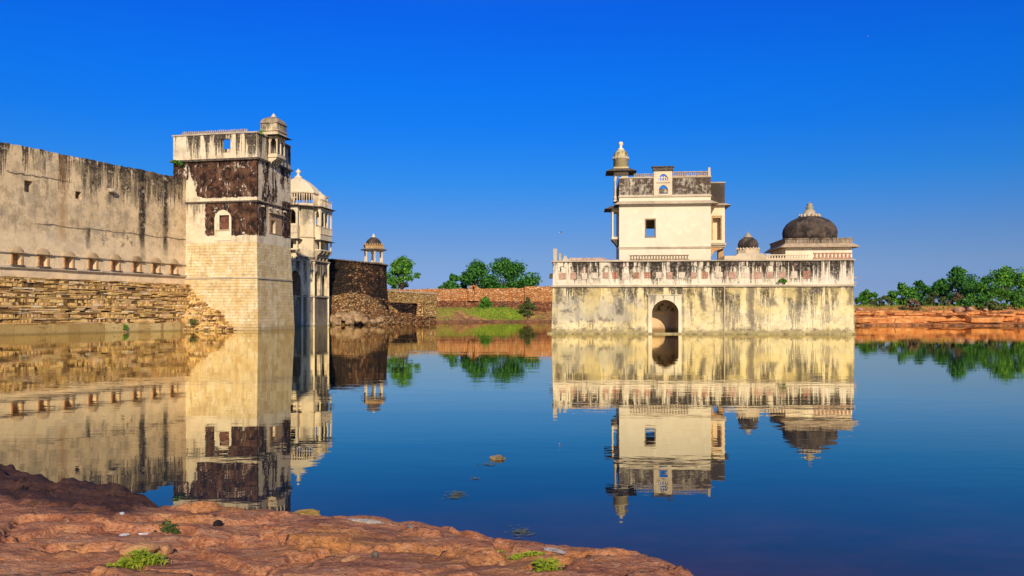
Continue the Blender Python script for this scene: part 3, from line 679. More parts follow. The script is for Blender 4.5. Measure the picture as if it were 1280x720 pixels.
# ================================================================== domed palace wing behind the tower
PF = Frame(-35.0, 131.0, math.atan2(-0.2, 0.98))
pav = thing('domed_pavilion_tower', 'pale domed tower with arched oriel balconies, half hidden behind the square tower', 'tower', (*PF.o, 0), PF.a)
S = 4.0; CH = 1.2
def octo(s, c): return [(-s + c, -s), (s - c, -s), (s, -s + c), (s, s - c), (s - c, s), (-s + c, s), (-s, s - c), (-s, -s + c)]
def pz(py): return PF.fz(py, 3.0, -3.0)
def pav_extra(g, col, mid, fine, dr):
    f = g.mul(g.ss(g.add(g.z, g.mul(mid, 2.0)), 6.6, 4.0), 0.85)
    col = g.mix(f, col, g.mix(mid, (0.05, 0.04, 0.03), (0.3, 0.22, 0.14)))
    return col
M_pav = plaster('pavilion_plaster', (0.80, 0.62, 0.36), (0.68, 0.50, 0.28), levels=((11.0, 4.5, 0.9), (4.9, 4.0, 0.95), (18.8, 3.0, .6)), streak=1.8, grey=(0.4, 0.33, 0.25), blotch=0.6, extra=pav_extra, freq=1.4, grime=.7)
zb = [pz(410), pz(370), pz(325), pz(300), pz(259), pz(240)]
# core and faces with openings
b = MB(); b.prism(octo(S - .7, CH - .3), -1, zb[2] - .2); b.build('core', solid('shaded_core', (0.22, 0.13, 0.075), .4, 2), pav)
def face_tr(i):
    P = octo(S, CH); a = Vector(P[i]); c = Vector(P[(i + 1) % 8]); d = (c - a); L = d.length; d.normalize(); nrm = Vector((d.y, -d.x))
    return (lambda u, y, z: (a.x + d.x * u - nrm.x * y, a.y + d.y * u - nrm.y * y, z)), L
b = MB()
for i in range(8):
    tr, L = face_tr(i)
    if i % 2 == 0:
        hs_ = [arch(L * a_, L * c_, zb[1] + .1, zb[1] + 2.6, pz(338)) for a_, c_ in ((.07, .42), (.58, .93))]
        b.panel(rect(0.002, L - .002, 0.0, zb[2]), hs_, 0, .5, tr=tr)
        b.panel(rect(0.002, L - .002, zb[2] + .001, zb[4]), [arch(L * .2, L * .4, zb[3] + 2.6, zb[4] - 1.6, zb[4] - .6), arch(L * .6, L * .8, zb[3] + 2.6, zb[4] - 1.6, zb[4] - .6), rect(L * .3, L * .7, zb[2] + 1.6, zb[3] - .1)], 0, .4, tr=tr)
    else:
        b.panel(rect(0.002, L - .002, 0.0, zb[2]), [], 0, .5, tr=tr)
        b.panel(rect(0.002, L - .002, zb[2] + .001, zb[4]), [], 0, .4, tr=tr)
b.prism(octo(S - .45, CH - .2), zb[3] - .1, zb[3] + .1)
b.build('wall', M_pav, pav)
b = MB()
for i in range(8):
    tr, L = face_tr(i)
    for u in ((.12, L - .12) if i % 2 == 0 else (L / 2,)):
        rr_ = .17 if i % 2 == 0 else .3
        x_, y_, _ = tr(u, -.02, 0); b.lathe([(rr_ * 1.3, 0), (rr_ * 1.3, .4), (rr_, .5), (rr_, zb[2] - .7), (rr_ * 1.4, zb[2] - .5), (rr_ * 1.4, zb[2] - .21)], (x_, y_), 10)
b.build('engaged_column', M_white, pav)
for zz, o_, th, nm, mt in ((zb[1], .22, .16, 'cornice', M_trim), (zb[2], .3, .2, 'cornice', M_trim), (pz(296.5), .12, .12, 'string_course', M_trim)):
    b = MB(); b.prism(octo(S + o_, CH + o_ * .6), zz - th, zz + .02); b.build(nm, mt, pav)
b = MB(); b.prism(octo(S + .8, CH + .4), zb[4] - .02, zb[4] + .22, top=.88); b.build('eave', M_darktrim, pav)
b = MB(); P8 = octo(S - .05, CH); b.prism(P8, zb[4] + .221, zb[4] + .6)
for i in range(8):
    tr, L = face_tr(i); n = max(4, int(L / .4))
    for k in range(n): x_, y_, _ = tr(L * (k + .5) / n, .12, 0); b.lathe([(.1, zb[4] + .6), (.05, zb[4] + .9), (.1, zb[5] - .2)], (x_, y_), 6)
b.prism(octo(S + .05, CH), zb[5] - .2, zb[5] + .02)
b.build('balustrade', M_pale, pav)
zd = pz(218)
b = MB(); b.lathe([(3.85, zb[5] + .021), (3.75, zb[5] + .3), (3.3, zb[5] + .85), (2.65, zb[5] + 1.5), (1.9, zb[5] + 2.1), (1.15, zb[5] + 2.55), (.6, zd)], (0, 0), 8, a0=PI / 8, smooth=False)
dm = b.build('dome', M_white, pav)
b = MB(); zf_ = pz(206); b.lathe([(.75, zd), (.55, zd + .25), (.22, zd + .45), (.2, zd + .75), (.42, zd + .95), (.45, zd + 1.1), (.2, zd + 1.3), (.12, zd + 1.45), (.02, zf_)], (0, 0), 12); b.build('finial', M_white, dm)
def oriel(i, hw, dep):
    """two-storey balcony on face i"""
    tr0, L = face_tr(i); tr = lambda u, y, z: tr0(u + L / 2, y, z)
    z0, z1, z2, z3 = pz(312), zb[3], pz(290), zb[4]
    b = MB()
    b.box(-hw, hw, -dep, .1, z0 - .12, z0 + .1, fn=tr)
    b.box(-hw + .02, hw - .02, -dep + .02, 0, z1 + .14, z2 - .2, fn=tr)
    op = [arch(-hw + .25 + k * (2 * hw - .5) / 3 + .08, -hw + .25 + (k + 1) * (2 * hw - .5) / 3 - .08, z2 + .9, z3 - 1.3, z3 - .5) for k in range(3)]
    b.panel(rect(-hw, hw, z2 - .2, z3 - .01), op, -dep, -dep + .16, tr=tr)
    for s in (-1, 1):
        sd = lambda u, y, z, s=s: tr(s * (hw - .001) - s * y, u, z)
        b.panel(rect(-dep + .165, .0, z2 - .2, z3 - .01), [arch(-dep + .26, -.1, z2 + .9, z3 - 1.3, z3 - .5)], 0, .15, tr=sd)
    for k in range(-1, 2, 2): b.box(k * (hw - .15) - .1, k * (hw - .15) + .1, -dep + .05, -dep + .25, z0 + .1, z1 - .01, fn=tr)
    ob = b.build('oriel', M_white, pav)
    b = MB(); b.add(*_frus(hw + .45, dep + .45, hw, dep, z1 - .05, z1 + .13), fn=tr); b.build('eave', M_darktrim, ob)
    b = MB(); b.add(*_frus(hw + .55, dep + .6, hw, dep, z3 + .02, z3 + .24), fn=tr); b.build('eave', M_darktrim, ob)
    b = MB(); b.box(-hw - .06, hw + .06, -dep - .06, -dep + .02, z2 - .3, z2 - .18, fn=tr)
    for k in range(9): u = -hw + .12 + k * (2 * hw - .24) / 8; b.box(u - .05, u + .05, -dep - .04, -dep + .0, z2 - .18, z2 + .75, fn=tr)
    b.box(-hw - .05, hw + .05, -dep - .05, -dep - .001, z2 + .75, z2 + .87, fn=tr); b.build('balustrade', M_pale, ob)
    for k in range(4):
        u = -hw + .25 + k * (2 * hw - .5) / 3
        b = MB(); b.panel([(0, z0 - 1.7), (-.15, z0 - 1.6), (-.3, z0 - .9), (-dep + .1, z0 - .45), (-dep, z0 - .13), (0, z0 - .13)], [], u - .13, u + .13, tr=lambda a, d, c: tr(d, a, c)); b.build('bracket', M_trim, ob)
    b = MB(); cx, cy, _ = tr(0, .15, 0); q_ = 1.1; b.lathe([(q_ * .95, z3 + .241), (q_ * .97, z3 + .9), (q_ * .92, z3 + 1.5), (q_ * .98, z3 + 1.6), (q_ * .9, z3 + 2.0), (q_ * .6, z3 + 2.4), (q_ * .25, z3 + 2.6), (.06, z3 + 2.9)], (cx, cy), 16)
    for k in range(9): u = -hw + .1 + k * (2 * hw - .2) / 8; b.box(u - .07, u + .07, -dep + .02, -dep + .12, z3 + .241, z3 + 1.25, fn=tr)
    b.box(-hw, hw, -dep, -dep + .14, z3 + 1.251, z3 + 1.4, fn=tr); b.build('small_dome', M_pale, ob)
def _frus(w0, d0, w1, d1, z0, z1):
    vs = [(-w0, -d0, z0), (w0, -d0, z0), (w0, -.01, z0), (-w0, -.01, z0), (-w1, -d1, z1), (w1, -d1, z1), (w1, -.01, z1), (-w1, -.01, z1)]
    return vs, [(0, 3, 2, 1), (4, 5, 6, 7), (0, 1, 5, 4), (1, 2, 6, 5), (2, 3, 7, 6), (3, 0, 4, 7)]
oriel(0, 2.35, .95); oriel(2, 2.2, .95)

# ================================================================== round bastion
BX, BY, BR = -33.3, 150.0, 9.6
bas = thing('round_bastion', 'round blackened rubble bastion beside the pale domed tower', 'bastion', (BX, BY, 0))
def rubble_material(name, stops, scale=1.6, stz=1.7, crack=(0.045, 0.03, 0.02), dark=None, plasterc=None):
    g = G(name, 0.95, 0.1)
    v = g.voro(scale, (1, 1, stz)); e = g.voro(scale, (1, 1, stz), 'DISTANCE_TO_EDGE')
    n = g.noise(2.2, 6, 0.7); n2 = g.noise(9, 4, .6)
    sp = g.n.new('ShaderNodeSeparateColor'); g.l.new(v.outputs['Color'], sp.inputs[0])
    col = g.ramp(sp.outputs[0], stops)
    col = g.mix(g.mul(g.ss(n, .5, .66), .5), col, tuple(k * .45 for k in stops[len(stops) // 2][1]))
    col = g.mix(g.ss(e.outputs['Distance'], 0.09, 0.02), col, crack)
    if plasterc: col = g.mix(g.mul(g.ss(g.noise(.5, 6, .7, off=(3, 3, 3)), .5, .58), .8), col, plasterc)
    if dark: col = dark(g, col, n)
    g.bump(g.add(g.ss(e.outputs['Distance'], 0, .15), g.mul(n2, .4)), .16)
    return g.done(col)
def bas_dark(g, col, n):
    nn = g.noise(.5, 6, .7, off=(1, 1, 6))
    k = g.mul(g.ss(g.add(g.x, g.mul(g.m('SUBTRACT', nn, .5), 5.0)), 4.3, 3.7), 0.9)
    k = g.mx(k, g.mul(g.ss(g.add(g.z, g.mul(nn, 2.0)), 11.6, 12.2), .8))
    k = g.mx(k, g.mul(g.ss(nn, .5, .56), .85))
    return g.mix(k, col, (0.022, 0.016, 0.013))
M_bas = rubble_material('blackened_rubble', [(0, (.03, .014, .009)), (.4, (.08, .034, .017)), (.75, (.18, .085, .035)), (1, (.34, .2, .10))], 1.7, 1.6, dark=bas_dark)
b = MB(); zt = 11.55; pr = [(BR + .9, -1), (BR + .5, 3), (BR + .1, 7), (BR, 9), (BR - .05, zt - .5), (BR - .05, zt), (BR - .8, zt + .02), (BR - .85, zt - 1.0)]
b.lathe(pr, (0, 0), 120, smooth=False)
for i, (x_, y_, z_) in enumerate(b.v):
    nn = mnoise.fractal(Vector((x_ * .9, y_ * .9, z_ * 1.1)), 1, 2, 4); r_ = math.hypot(x_, y_); k = 1 + nn * .18 / max(r_, .1)
    dz = (mnoise.noise(Vector((x_ * .7, y_ * .7, 2))) * .22 if z_ > 11 else 0) - (sstep(0, 9, x_) * .45 if z_ > 9.9 else 0)
    b.v[i] = (x_ * k, y_ * k, z_ + dz)
b.build('wall', M_bas, bas)
b = MB()
for k in range(90):
    a = -PI + k / 90 * 2 * PI; rr_ = BR + .1; cx, cy = rr_ * math.cos(a), rr_ * math.sin(a)
    b.rock((cx, cy, zt - .05 - (sstep(0, 9, cx) * .45)), (.42, .42, .22), k, 1)
b.build('coping', solid('coping_stone', (.22, .15, .1), .6, 2, c2=(.06, .045, .035)), bas)
M_talus = rubble_material('orange_rubble', [(0, (.12, .05, .02)), (.4, (.30, .14, .05)), (.8, (.44, .24, .09)), (1, (.52, .34, .16))], 2.4, 1.3)
b = MB(); tvv = []; tff = []; NA, NR = 60, 14
for i in range(NA + 1):
    a = R(-108 + 100 * i / NA); e_ = math.sin(PI * i / NA) ** .4
    for j in range(NR + 1):
        t = j / NR; r_ = BR + .05 + t * 5.2; z_ = 5.9 * e_ * (1 - t) ** 1.25 - .35 * t + mnoise.fractal(Vector((r_ * math.cos(a) * .9, r_ * math.sin(a) * .9, 4)), 1, 2, 4) * .45 * min(1, t * 4)
        tvv.append((r_ * math.cos(a), r_ * math.sin(a), z_))
for i in range(NA):
    for j in range(NR): q = i * (NR + 1) + j; tff.append((q, q + 1, q + NR + 2, q + NR + 1))
b.add(tvv, tff)
rr = random.Random(77)
for k in range(150):
    a = R(rr.uniform(-100, -15)); t = rr.uniform(.1, .95); r_ = BR + t * 5; sz = rr.uniform(.14, .42)
    b.rock((r_ * math.cos(a), r_ * math.sin(a), 5.6 * (1 - t) ** 1.25 - .1), (sz, sz, sz * .7), k, 1)
b.build('rubble_talus', M_talus, bas, norm=False)
# kiosk on the bastion
kx, ky, _ = at(467, 300, 149.0)
k0 = 1.95 + (392 - 328.5) * .149
ch = thing('domed_kiosk', 'small domed kiosk on thin columns standing on the dark round bastion', 'kiosk', (kx, ky, k0), R(-12))
b = MB(); b.prism([(2.0 * math.cos(2 * PI * k / 6), 2.0 * math.sin(2 * PI * k / 6)) for k in range(6)], -1.6, 0.05); b.build('base', M_trim, ch)
for k in range(6):
    a = 2 * PI * k / 6; b = MB(); b.lathe([(.24, .05), (.24, .3), (.17, .4), (.15, 1.7), (.24, 1.9), (.26, 2.15)], (1.65 * math.cos(a), 1.65 * math.sin(a)), 8); b.build('column', M_pale, ch)
hexa = lambda r: [(r * math.cos(2 * PI * k / 6), r * math.sin(2 * PI * k / 6)) for k in range(6)]
b = MB(); b.prism(hexa(1.85), 2.151, 2.45); b.build('beam', M_pale, ch)
b = MB(); b.prism(hexa(2.75), 2.36, 2.62, top=.7); b.build('eave', solid('thin_grey_eave', (.3, .22, .14), .4, 3), ch)
b = MB(); b.prism(hexa(1.9), 2.621, 3.1); b.prism(hexa(2.0), 3.101, 3.25)
for k in range(24): a = 2 * PI * k / 24; b.rock((1.82 * math.cos(a), 1.82 * math.sin(a), 3.36), (.16, .16, .2), k, 1)
b.build('parapet', solid('ochre_parapet', (.55, .32, .13), .4, 4), ch)
b = MB(); b.lathe([(1.35, 3.251), (1.42, 3.5), (1.38, 3.8), (1.15, 4.2), (.75, 4.55), (.35, 4.75)], (0, 0), 20); d = b.build('dome', M_darkdome, ch)
b = MB(); b.lathe([(.42, 4.72), (.46, 4.85), (.2, 4.95), (.26, 5.1), (.1, 5.25), (.03, 5.5)], (0, 0), 10); b.build('finial', M_white, d)

# boulders at the bastion's foot
M_boulder = solid('pale_boulder', (.42, .28, .15), .5, 1.5, bump=.1, c2=(.28, .15, .07))
for k, (px, py, sz) in enumerate([(416, 399, 1.1), (424, 396, 1.2), (433, 397, 1.3), (441, 394, 1.2), (448, 398, 1.4), (456, 401, .9), (420, 403, 1.0), (437, 403, .9), (465, 402, .8), (474, 400, .9)]):
    Y = 137.5 - (py - 394) * .25; X, _, Z = at(px, py, Y); b = MB(); b.rock((0, 0, 0), (sz, sz * .9, sz * .75), k + 5, 2)
    o = b.build('boulder', M_boulder); o.location = (X, Y, max(Z, .1)); o.rotation_euler = (0, 0, k)
    nm = ['second pale boulder from the left', 'pale rounded boulder', 'large pale boulder', 'pale boulder set higher', 'biggest pale boulder', 'small low boulder', 'leftmost pale boulder', 'flat little boulder', 'small brown boulder', 'rightmost brown boulder'][k]
    tag(o, 'pale weathered boulder at the foot of the blackened bastion', 'boulder', 'boulders at the bastion foot')

# ================================================================== low walls and red rampart
rw = thing('retaining_wall', 'low stone retaining wall with a black stained lower band, right of the bastion', 'wall', (0, 0, 0))
def wall_run(b, pts, z0s, z1s, th, seg=.8, jit=.12, ztop_jit=.1):
    """wall following a plan line; heights interpolated, top slightly uneven"""
    for (p, q, a0, a1, b0, b1) in zip(pts, pts[1:], z0s, z0s[1:], z1s, z1s[1:]):
        p = Vector(p); q = Vector(q); L = (q - p).length; d = (q - p) / L; nrm = Vector((d.y, -d.x)); n = max(1, int(L / seg))
        rowz = 6; vs = []; fs = []
        for i in range(n + 1):
            t = i / n; c = p + d * L * t; lo = a0 + (a1 - a0) * t; hi = b0 + (b1 - b0) * t + rng.uniform(-ztop_jit, ztop_jit)
            for r_ in range(rowz + 1):
                z = lo + (hi - lo) * r_ / rowz; o_ = rng.uniform(-jit, jit) * (0 if i in (0, n) else 1); vs.append((c.x + nrm.x * o_, c.y + nrm.y * o_, z))
            vs.append((c.x - nrm.x * th, c.y - nrm.y * th, hi)); vs.append((c.x - nrm.x * th, c.y - nrm.y * th, lo))
        m = rowz + 3
        for i in range(n):
            for r_ in range(m): fs.append((i * m + r_, (i + 1) * m + r_, (i + 1) * m + (r_ + 1) % m, i * m + (r_ + 1) % m))
        fs.append(tuple(range(m))); fs.append(tuple(n * m + k for k in range(m))[::-1])
        b.add(vs, fs)
M_ret = rubble_material('ochre_rubble', [(0, (.36, .18, .06)), (.4, (.50, .28, .09)), (.8, (.58, .36, .13)), (1, (.64, .46, .22))], 2.2, 1.8, crack=(.14, .08, .035))
M_retd = rubble_material('black_rubble', [(0, (.015, .011, .01)), (.6, (.035, .022, .018)), (.9, (.12, .06, .04)), (1, (.2, .1, .06))], 1.7, 1.8, crack=(.008, .006, .005))
p0 = at(478, 0, 158)[:2]; p1 = at(546, 0, 168)[:2]
b = MB(); wall_run(b, [p0, p1], [4.2, 4.0], [6.6, 6.1], 1.0, jit=.06, ztop_jit=.05); b.build('upper_courses', M_ret, rw)
b = MB(); q0 = (p0[0], p0[1] + .2); q1 = (at(522, 0, 165)[0], 165.1); wall_run(b, [q0, q1], [1.0, 1.2], [4.19, 3.99], 1.0, jit=.06, ztop_jit=0); b.build('stained_courses', M_retd, rw)
b = MB(); wall_run(b, [q1, p1], [1.2, 1.4], [4.03, 3.99], 1.0, jit=.06, ztop_jit=0); b.build('lower_courses', M_ret, rw)
xq, yq, _ = at(525, 0, 164)
b = MB(); b.add([(xq - .6, yq - 1.6, 1.2), (xq + .9, yq - 1.6, 1.2), (xq + .9, yq + 1, 1.2), (xq - .6, yq + 1, 1.2), (xq - .5, yq - .1, 4.6), (xq + .5, yq - .1, 4.6), (xq + .5, yq + 1, 4.6), (xq - .5, yq + 1, 4.6)], [(0, 3, 2, 1), (4, 5, 6, 7), (0, 1, 5, 4), (1, 2, 6, 5), (2, 3, 7, 6), (3, 0, 4, 7)])
b.build('buttress', rubble_material('orange_buttress', [(0, (.3, .14, .05)), (.5, (.5, .27, .09)), (1, (.58, .36, .15))], 1.4, 1.5), rw)
b = MB(); wall_run(b, [(p0[0], p0[1] - .12), (p1[0], p1[1] - .12)], [6.45, 6.0], [6.72, 6.24], 1.2, jit=.03, ztop_jit=.02); b.build('coping', M_trim, rw)

lt = thing('stone_terrace_wall', 'low rough brown stone terrace wall along the water right of the bastion', 'wall', (0, 0, 0))
b = MB(); tp = [at(455, 0, 148)[:2], at(487, 0, 152)[:2], at(513, 0, 158)[:2], at(545, 0, 167)[:2]]
wall_run(b, tp, [-.4] * 4, [2.6, 2.3, 1.9, 1.0], 3.0, jit=.22, ztop_jit=.22, seg=.6)
b.build('wall', rubble_material('brown_shore_rubble', [(0, (.16, .065, .03)), (.5, (.34, .16, .06)), (1, (.44, .25, .11))], 1.8, 1.7, crack=(.10, .045, .02)), lt)

ram = thing('red_rampart', 'long red brick rampart with one small turret below the far trees', 'rampart', (0, 0, 0))
M_ram = rubble_material('red_brick_rubble', [(0, (.42, .15, .045)), (.35, (.60, .25, .085)), (.7, (.68, .31, .12)), (1, (.74, .42, .2))], 1.7, 1.7, crack=(.36, .15, .05))
M_ramd = rubble_material('dark_red_rubble', [(0, (.16, .06, .03)), (.5, (.30, .11, .05)), (1, (.42, .2, .09))], 1.7, 1.7, crack=(.12, .045, .02))
rpx = [(470, 205, 362), (545, 202, 361), (588, 200, 361), (655, 198, 360), (656, 197.2, 358), (700, 196, 358), (800, 194, 358)]
rp = [at(a, 0, y)[:2] for a, y, _ in rpx]; rt = [at(a, c, y)[2] for a, y, c in rpx]
b = MB(); wall_run(b, rp, [4.4] * 7, rt, 1.4, jit=.10, ztop_jit=.12, seg=1.0); b.build('wall', M_ram, ram)
b = MB(); wall_run(b, [(x_, y_ - .5) for x_, y_ in rp], [1.5] * 7, [5.3, 5.2, 5.1, 5.0, 5.0, 4.9, 4.9], 1.2, jit=.10, ztop_jit=.1, seg=1.0); b.build('plinth', M_ramd, ram)
tx, ty, _ = at(592, 0, 199); b = MB(); zt2 = at(592, 357, 199)[2]
b.panel([(-1.3, 5.1), (1.3, 5.1), (1.3, zt2 - .6), (.8, zt2 - .1), (0, zt2 + .1), (-.8, zt2 - .1), (-1.3, zt2 - .6)], [rect(-.26, .26, 6.2, zt2 - .3)], -.4, 1.79, tr=lambda x, y, z: (tx + x, ty + y, z))
b.box(tx - .5, tx + .5, ty + 1.8, ty + 1.9, 6, zt2 - .2)
b.build('turret', M_ram, ram)

# ================================================================== lake palace on the right
LF = Frame(3.95, 77.5, math.atan2(-2.5, 28.0)); LW = LF.fx(1067)
pal = thing('lake_palace', 'cream palace standing in the lake with two dark domes and pointed arch gate', 'palace', (*LF.o, 0), LF.a)
def lz(px, py, y=0.0): return LF.fz(py, LF.fx(px, y), y)
Z1 = lz(880, 357); Z2 = lz(880, 326.5); TER = 5.9
def base_extra(g, col, mid, fine, dr):
    wv = g.noise(.7, 7, .72, off=(2, 4, 6))
    left = g.ss(g.add(g.x, g.mul(wv, 6.0)), 13.0, 9.0)
    band = g.mul(g.ss(g.add(g.z, g.mul(wv, 1.5)), 4.9, 3.6), g.ss(g.z, .8, 1.6))
    col = g.mix(g.mul(g.mul(left, band), .62), col, g.mix(fine, (.30, .26, .2), (.42, .36, .27)))
    spots = g.mul(g.ss(g.noise(1.1, 8, .75, off=(8, 1, 2)), .53, .6), left)
    col = g.mix(g.mul(spots, .75), col, (.09, .075, .06))
    col = g.mix(g.mul(g.ss(g.noise(1.3, 9, .8, off=(3, 8, 2)), .545, .6), .6), col, (.2, .155, .09))
    col = g.mix(g.mul(g.ss(g.noise(.9, 8, .75, st=(1, 1, .5), off=(1, 2, 2)), .56, .66), .7), col, (.62, .47, .22))
    yl = g.mul(g.ss(g.noise(.35, 4, .6, off=(1, 9, 9)), .46, .6), g.ss(g.z, 1.0, 2.6))
    col = g.mix(g.mul(yl, .6), col, (.72, .52, .19))
    wl = g.mul(g.ss(g.add(g.z, g.mul(g.noise(.9, 7, .75), 1.6)), 1.5, 1.1), g.ss(g.noise(1.4, 8, .75, off=(5, 5, 5)), .42, .56))
    col = g.mix(g.mul(wl, .85), col, (.11, .085, .05))
    gz = g.noise(.9, 9, .78, off=(4, 6, 1)); col = g.mix(g.mul(g.ss(gz, .52, .6), .45), col, (.40, .32, .2))
    col = g.mix(g.mul(g.ss(g.z, .5, .2), .75), col, (.33, .25, .1))
    xs_ = LF.fx(938)
    col = g.mix(g.mul(g.box(xs_ - .3, xs_ + .3, .4, 5, .2, wv, .8), .8), col, (.17, .13, .09))
    for px, a0, a1 in ((879, 2.0, 4.0), (1000, 2.6, 4.4), (1063, 2.8, 4.5), (966, 2.5, 3.6), (700, 3.2, 4.6), (775, 2.0, 3.4)):
        xs_ = LF.fx(px); col = g.mix(g.mul(g.box(xs_ - .3, xs_ + .3, a0, a1, .25, wv, 1.0), .75), col, (.10, .08, .055))
    return col
M_base = plaster('lake_wall_plaster', (.76, .60, .33), (.68, .50, .22), levels=((4.55, 2.2, .85), (4.6, 4.6, .6)), streak=1.5, grey=(.5, .42, .29), blotch=.45, extra=base_extra, freq=1.5, bump=.07)
ax0, ax1 = LF.fx(814.5), LF.fx(848); azt = lz(830, 374.5); azs = lz(830, 389)
PD = 9.6
bat = lambda x, y, z: (x + (-.12 if x < 1 else (.06 if x > LW - 1 else 0)) * (1 - z / Z1), y - .22 * (1 - z / Z1) if y < .9 else y, z)
b = MB(); b.panel([(0, -.4), (ax0, -.4), (ax1, -.4), (LW, -.4), (LW, Z1), (0, Z1)], [arch(ax0, ax1, -.3, azs, azt, 9)], 0, .9, tr=bat)
for x0, x1, y0, y1 in ((0, .8, .901, PD), (LW - .8, LW, .901, PD), (.801, LW - .801, PD - .8, PD)): b.box(x0, x1, y0, y1, -.4, Z1, fn=bat)
b.box(.801, LW - .801, .901, PD - .801, TER - 1.5, TER - 1.2)
b.build('lower_wall', M_base, pal)
# gate: alfiz frame, vaulted passage with a lit end wall
fx0, fx1 = LF.fx(810), LF.fx(851.5); fzt = lz(830, 369.5)
b = MB(); b.panel(rect(fx0, fx1, -.1, fzt), [arch(ax0 + .02, ax1 - .02, -.05, azs, azt - .02, 9)], -.30, -.06)
b.box(fx0 - .08, fx1 + .08, -.36, 0, fzt + .001, fzt + .1)
gt = b.build('gateway', plaster('gate_frame_plaster', (.76, .62, .40), (.68, .52, .30), levels=((3.75, 1.5, .6),), streak=.6, blotch=.4, grey=(.5, .42, .3)), pal)
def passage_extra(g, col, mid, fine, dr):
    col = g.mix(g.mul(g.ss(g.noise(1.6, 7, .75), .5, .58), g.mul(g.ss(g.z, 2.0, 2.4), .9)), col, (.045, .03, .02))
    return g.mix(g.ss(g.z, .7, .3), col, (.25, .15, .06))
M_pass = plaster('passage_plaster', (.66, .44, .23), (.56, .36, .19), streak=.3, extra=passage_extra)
DP = 3.3
b = MB(); oa = arch(ax0, ax1, -.3, azs, azt, 9)
vs = [(x, .9, z) for x, z in oa] + [(x, DP, z) for x, z in oa]; n = len(oa)
b.add(vs, [(i, (i + 1) % n, (i + 1) % n + n, i + n) for i in range(n) if i != 0])
b.panel(oa, [], DP, DP + .2)
b.build('passage', M_pass, gt, norm=False)
b = MB()
xq = -.5
while xq < LW - .1:
    l_ = min(rng.uniform(1.2, 2.6), LW + .02 - xq)
    if not (fx0 - .1 < xq + l_ / 2 < fx1 + .1 and False): b.box(xq, xq + l_ - .01, -.62 - rng.uniform(0, .05), 0.0, -.5, .13 + rng.uniform(-.02, .02), j=.012)
    xq += l_
b.build('water_ledge', solid('slimy_ledge', (.42, .33, .15), .5, 2, c2=(.2, .15, .07)), pal)
b = MB(); xs_ = LF.fx(905); b.box(xs_ - .06, xs_ + .06, -.27, .0, .14, Z1 - .13); b.build('pilaster', M_trim, pal)
# belt course
b = MB(); xq = -.15
while xq < LW + .1:
    l_ = min(rng.uniform(1.0, 2.4), LW + .15 - xq); b.box(xq, xq + l_ - .005, -.20 - rng.uniform(0, .04), .3, Z1 - .12, Z1 + .06, j=.012); xq += l_
b.box(-.15, 0.3, .301, PD, Z1 - .12, Z1 + .06); b.box(LW - .3, LW + .15, .301, PD, Z1 - .12, Z1 + .06)
b.build('string_course', M_trim, pal)
# parapet with pilaster strips and red screens
def par_extra(g, col, mid, fine, dr):
    wv = g.noise(1.3, 7, .72, off=(2, 4, 6)); left = g.ss(g.x, 13, 8)
    k = g.mul(g.ss(g.noise(1.5, 8, .75, st=(1, 1, .6), off=(3, 2, 1)), .54, .62), g.mul(g.ss(g.z, Z1, Z1 + 1.2, .25, 1), g.ss(g.x, 23.5, 21, .15, 1)))
    col = g.mix(g.mul(k, .85), col, (.06, .045, .036))
    col = g.mix(g.mul(g.ss(g.noise(.8, 6, .7, off=(4, 4, 4)), .55, .66), .45), col, (.55, .31, .22))
    return col
M_par = plaster('parapet_plaster', (.75, .61, .42), (.66, .52, .33), levels=((7.05, 2.2, .95), (7.05, 1.2, .9)), streak=1.7, grey=(.5, .42, .33), blotch=.3, extra=par_extra, freq=2.6, bump=.05)
sq_px = [703, 716.5, 730.5, 743.5, 757, 769, 782, 795.5, 809.5, 823.5, 837, 852.5, 867, 881, 899, 915.5, 931, 947, 962.5, 978, 993, 1008.5]
sqx = [LF.fx(p) for p in sq_px]
zs0, zs1 = lz(760, 348.6), lz(760, 340.5)
pcs = [(0, sqx[0] - .5)]
holes = []
edges = [sqx[0] - .55] + [(a + c) / 2 for a, c in zip(sqx, sqx[1:])] + [sqx[-1] + .55]
for a, c in zip(edges, edges[1:]): holes.append(arch(a + .17, c - .17, Z1 + .62, Z2 - .62, Z2 - .4, 3))
xo = LF.fx(1048); 
b = MB(); b.panel(rect(0, LW, Z1 + .061, Z2), holes, 0, .10)
b.box(0, LW, .101, .5, Z1 + .061, Z2); b.box(0, .5, .501, PD, Z1 + .061, Z2); b.box(LW - .5, LW, .501, PD, Z1 + .061, Z2); b.box(.501, LW - .501, PD - .5, PD, Z1 + .061, Z2)
b.build('parapet', M_par, pal)
for e_ in edges: b = MB(); b.box(e_ - .09, e_ + .09, -.07, 0, Z1 + .3, Z2 - .13); b.build('pilaster_strip', M_par, pal)
b = MB(); b.box(0, .22, -.08, 0, Z1 + .062, Z2 - .01); b.build('corner_strip', M_par, pal)
b = MB(); b.box(LW - .25, LW, -.05, 0, Z1 + .062, Z2 - .01); b.build('corner_strip', M_par, pal)
M_scr = [solid('pink_screen', (.52, .29, .19), .5, 3, c2=(.34, .2, .13)), solid('red_screen', (.36, .11, .06), .4, 5, c2=(.45, .2, .12)), solid('faded_screen', (.66, .52, .36), .4, 3, c2=(.5, .38, .25))]
tone = [0, 0, 2, 2, 0, 1, 2, 1, 1, 2, 0, 2, 0, 1, 2, 0, 2, 0, 0, 0, 2, 1]
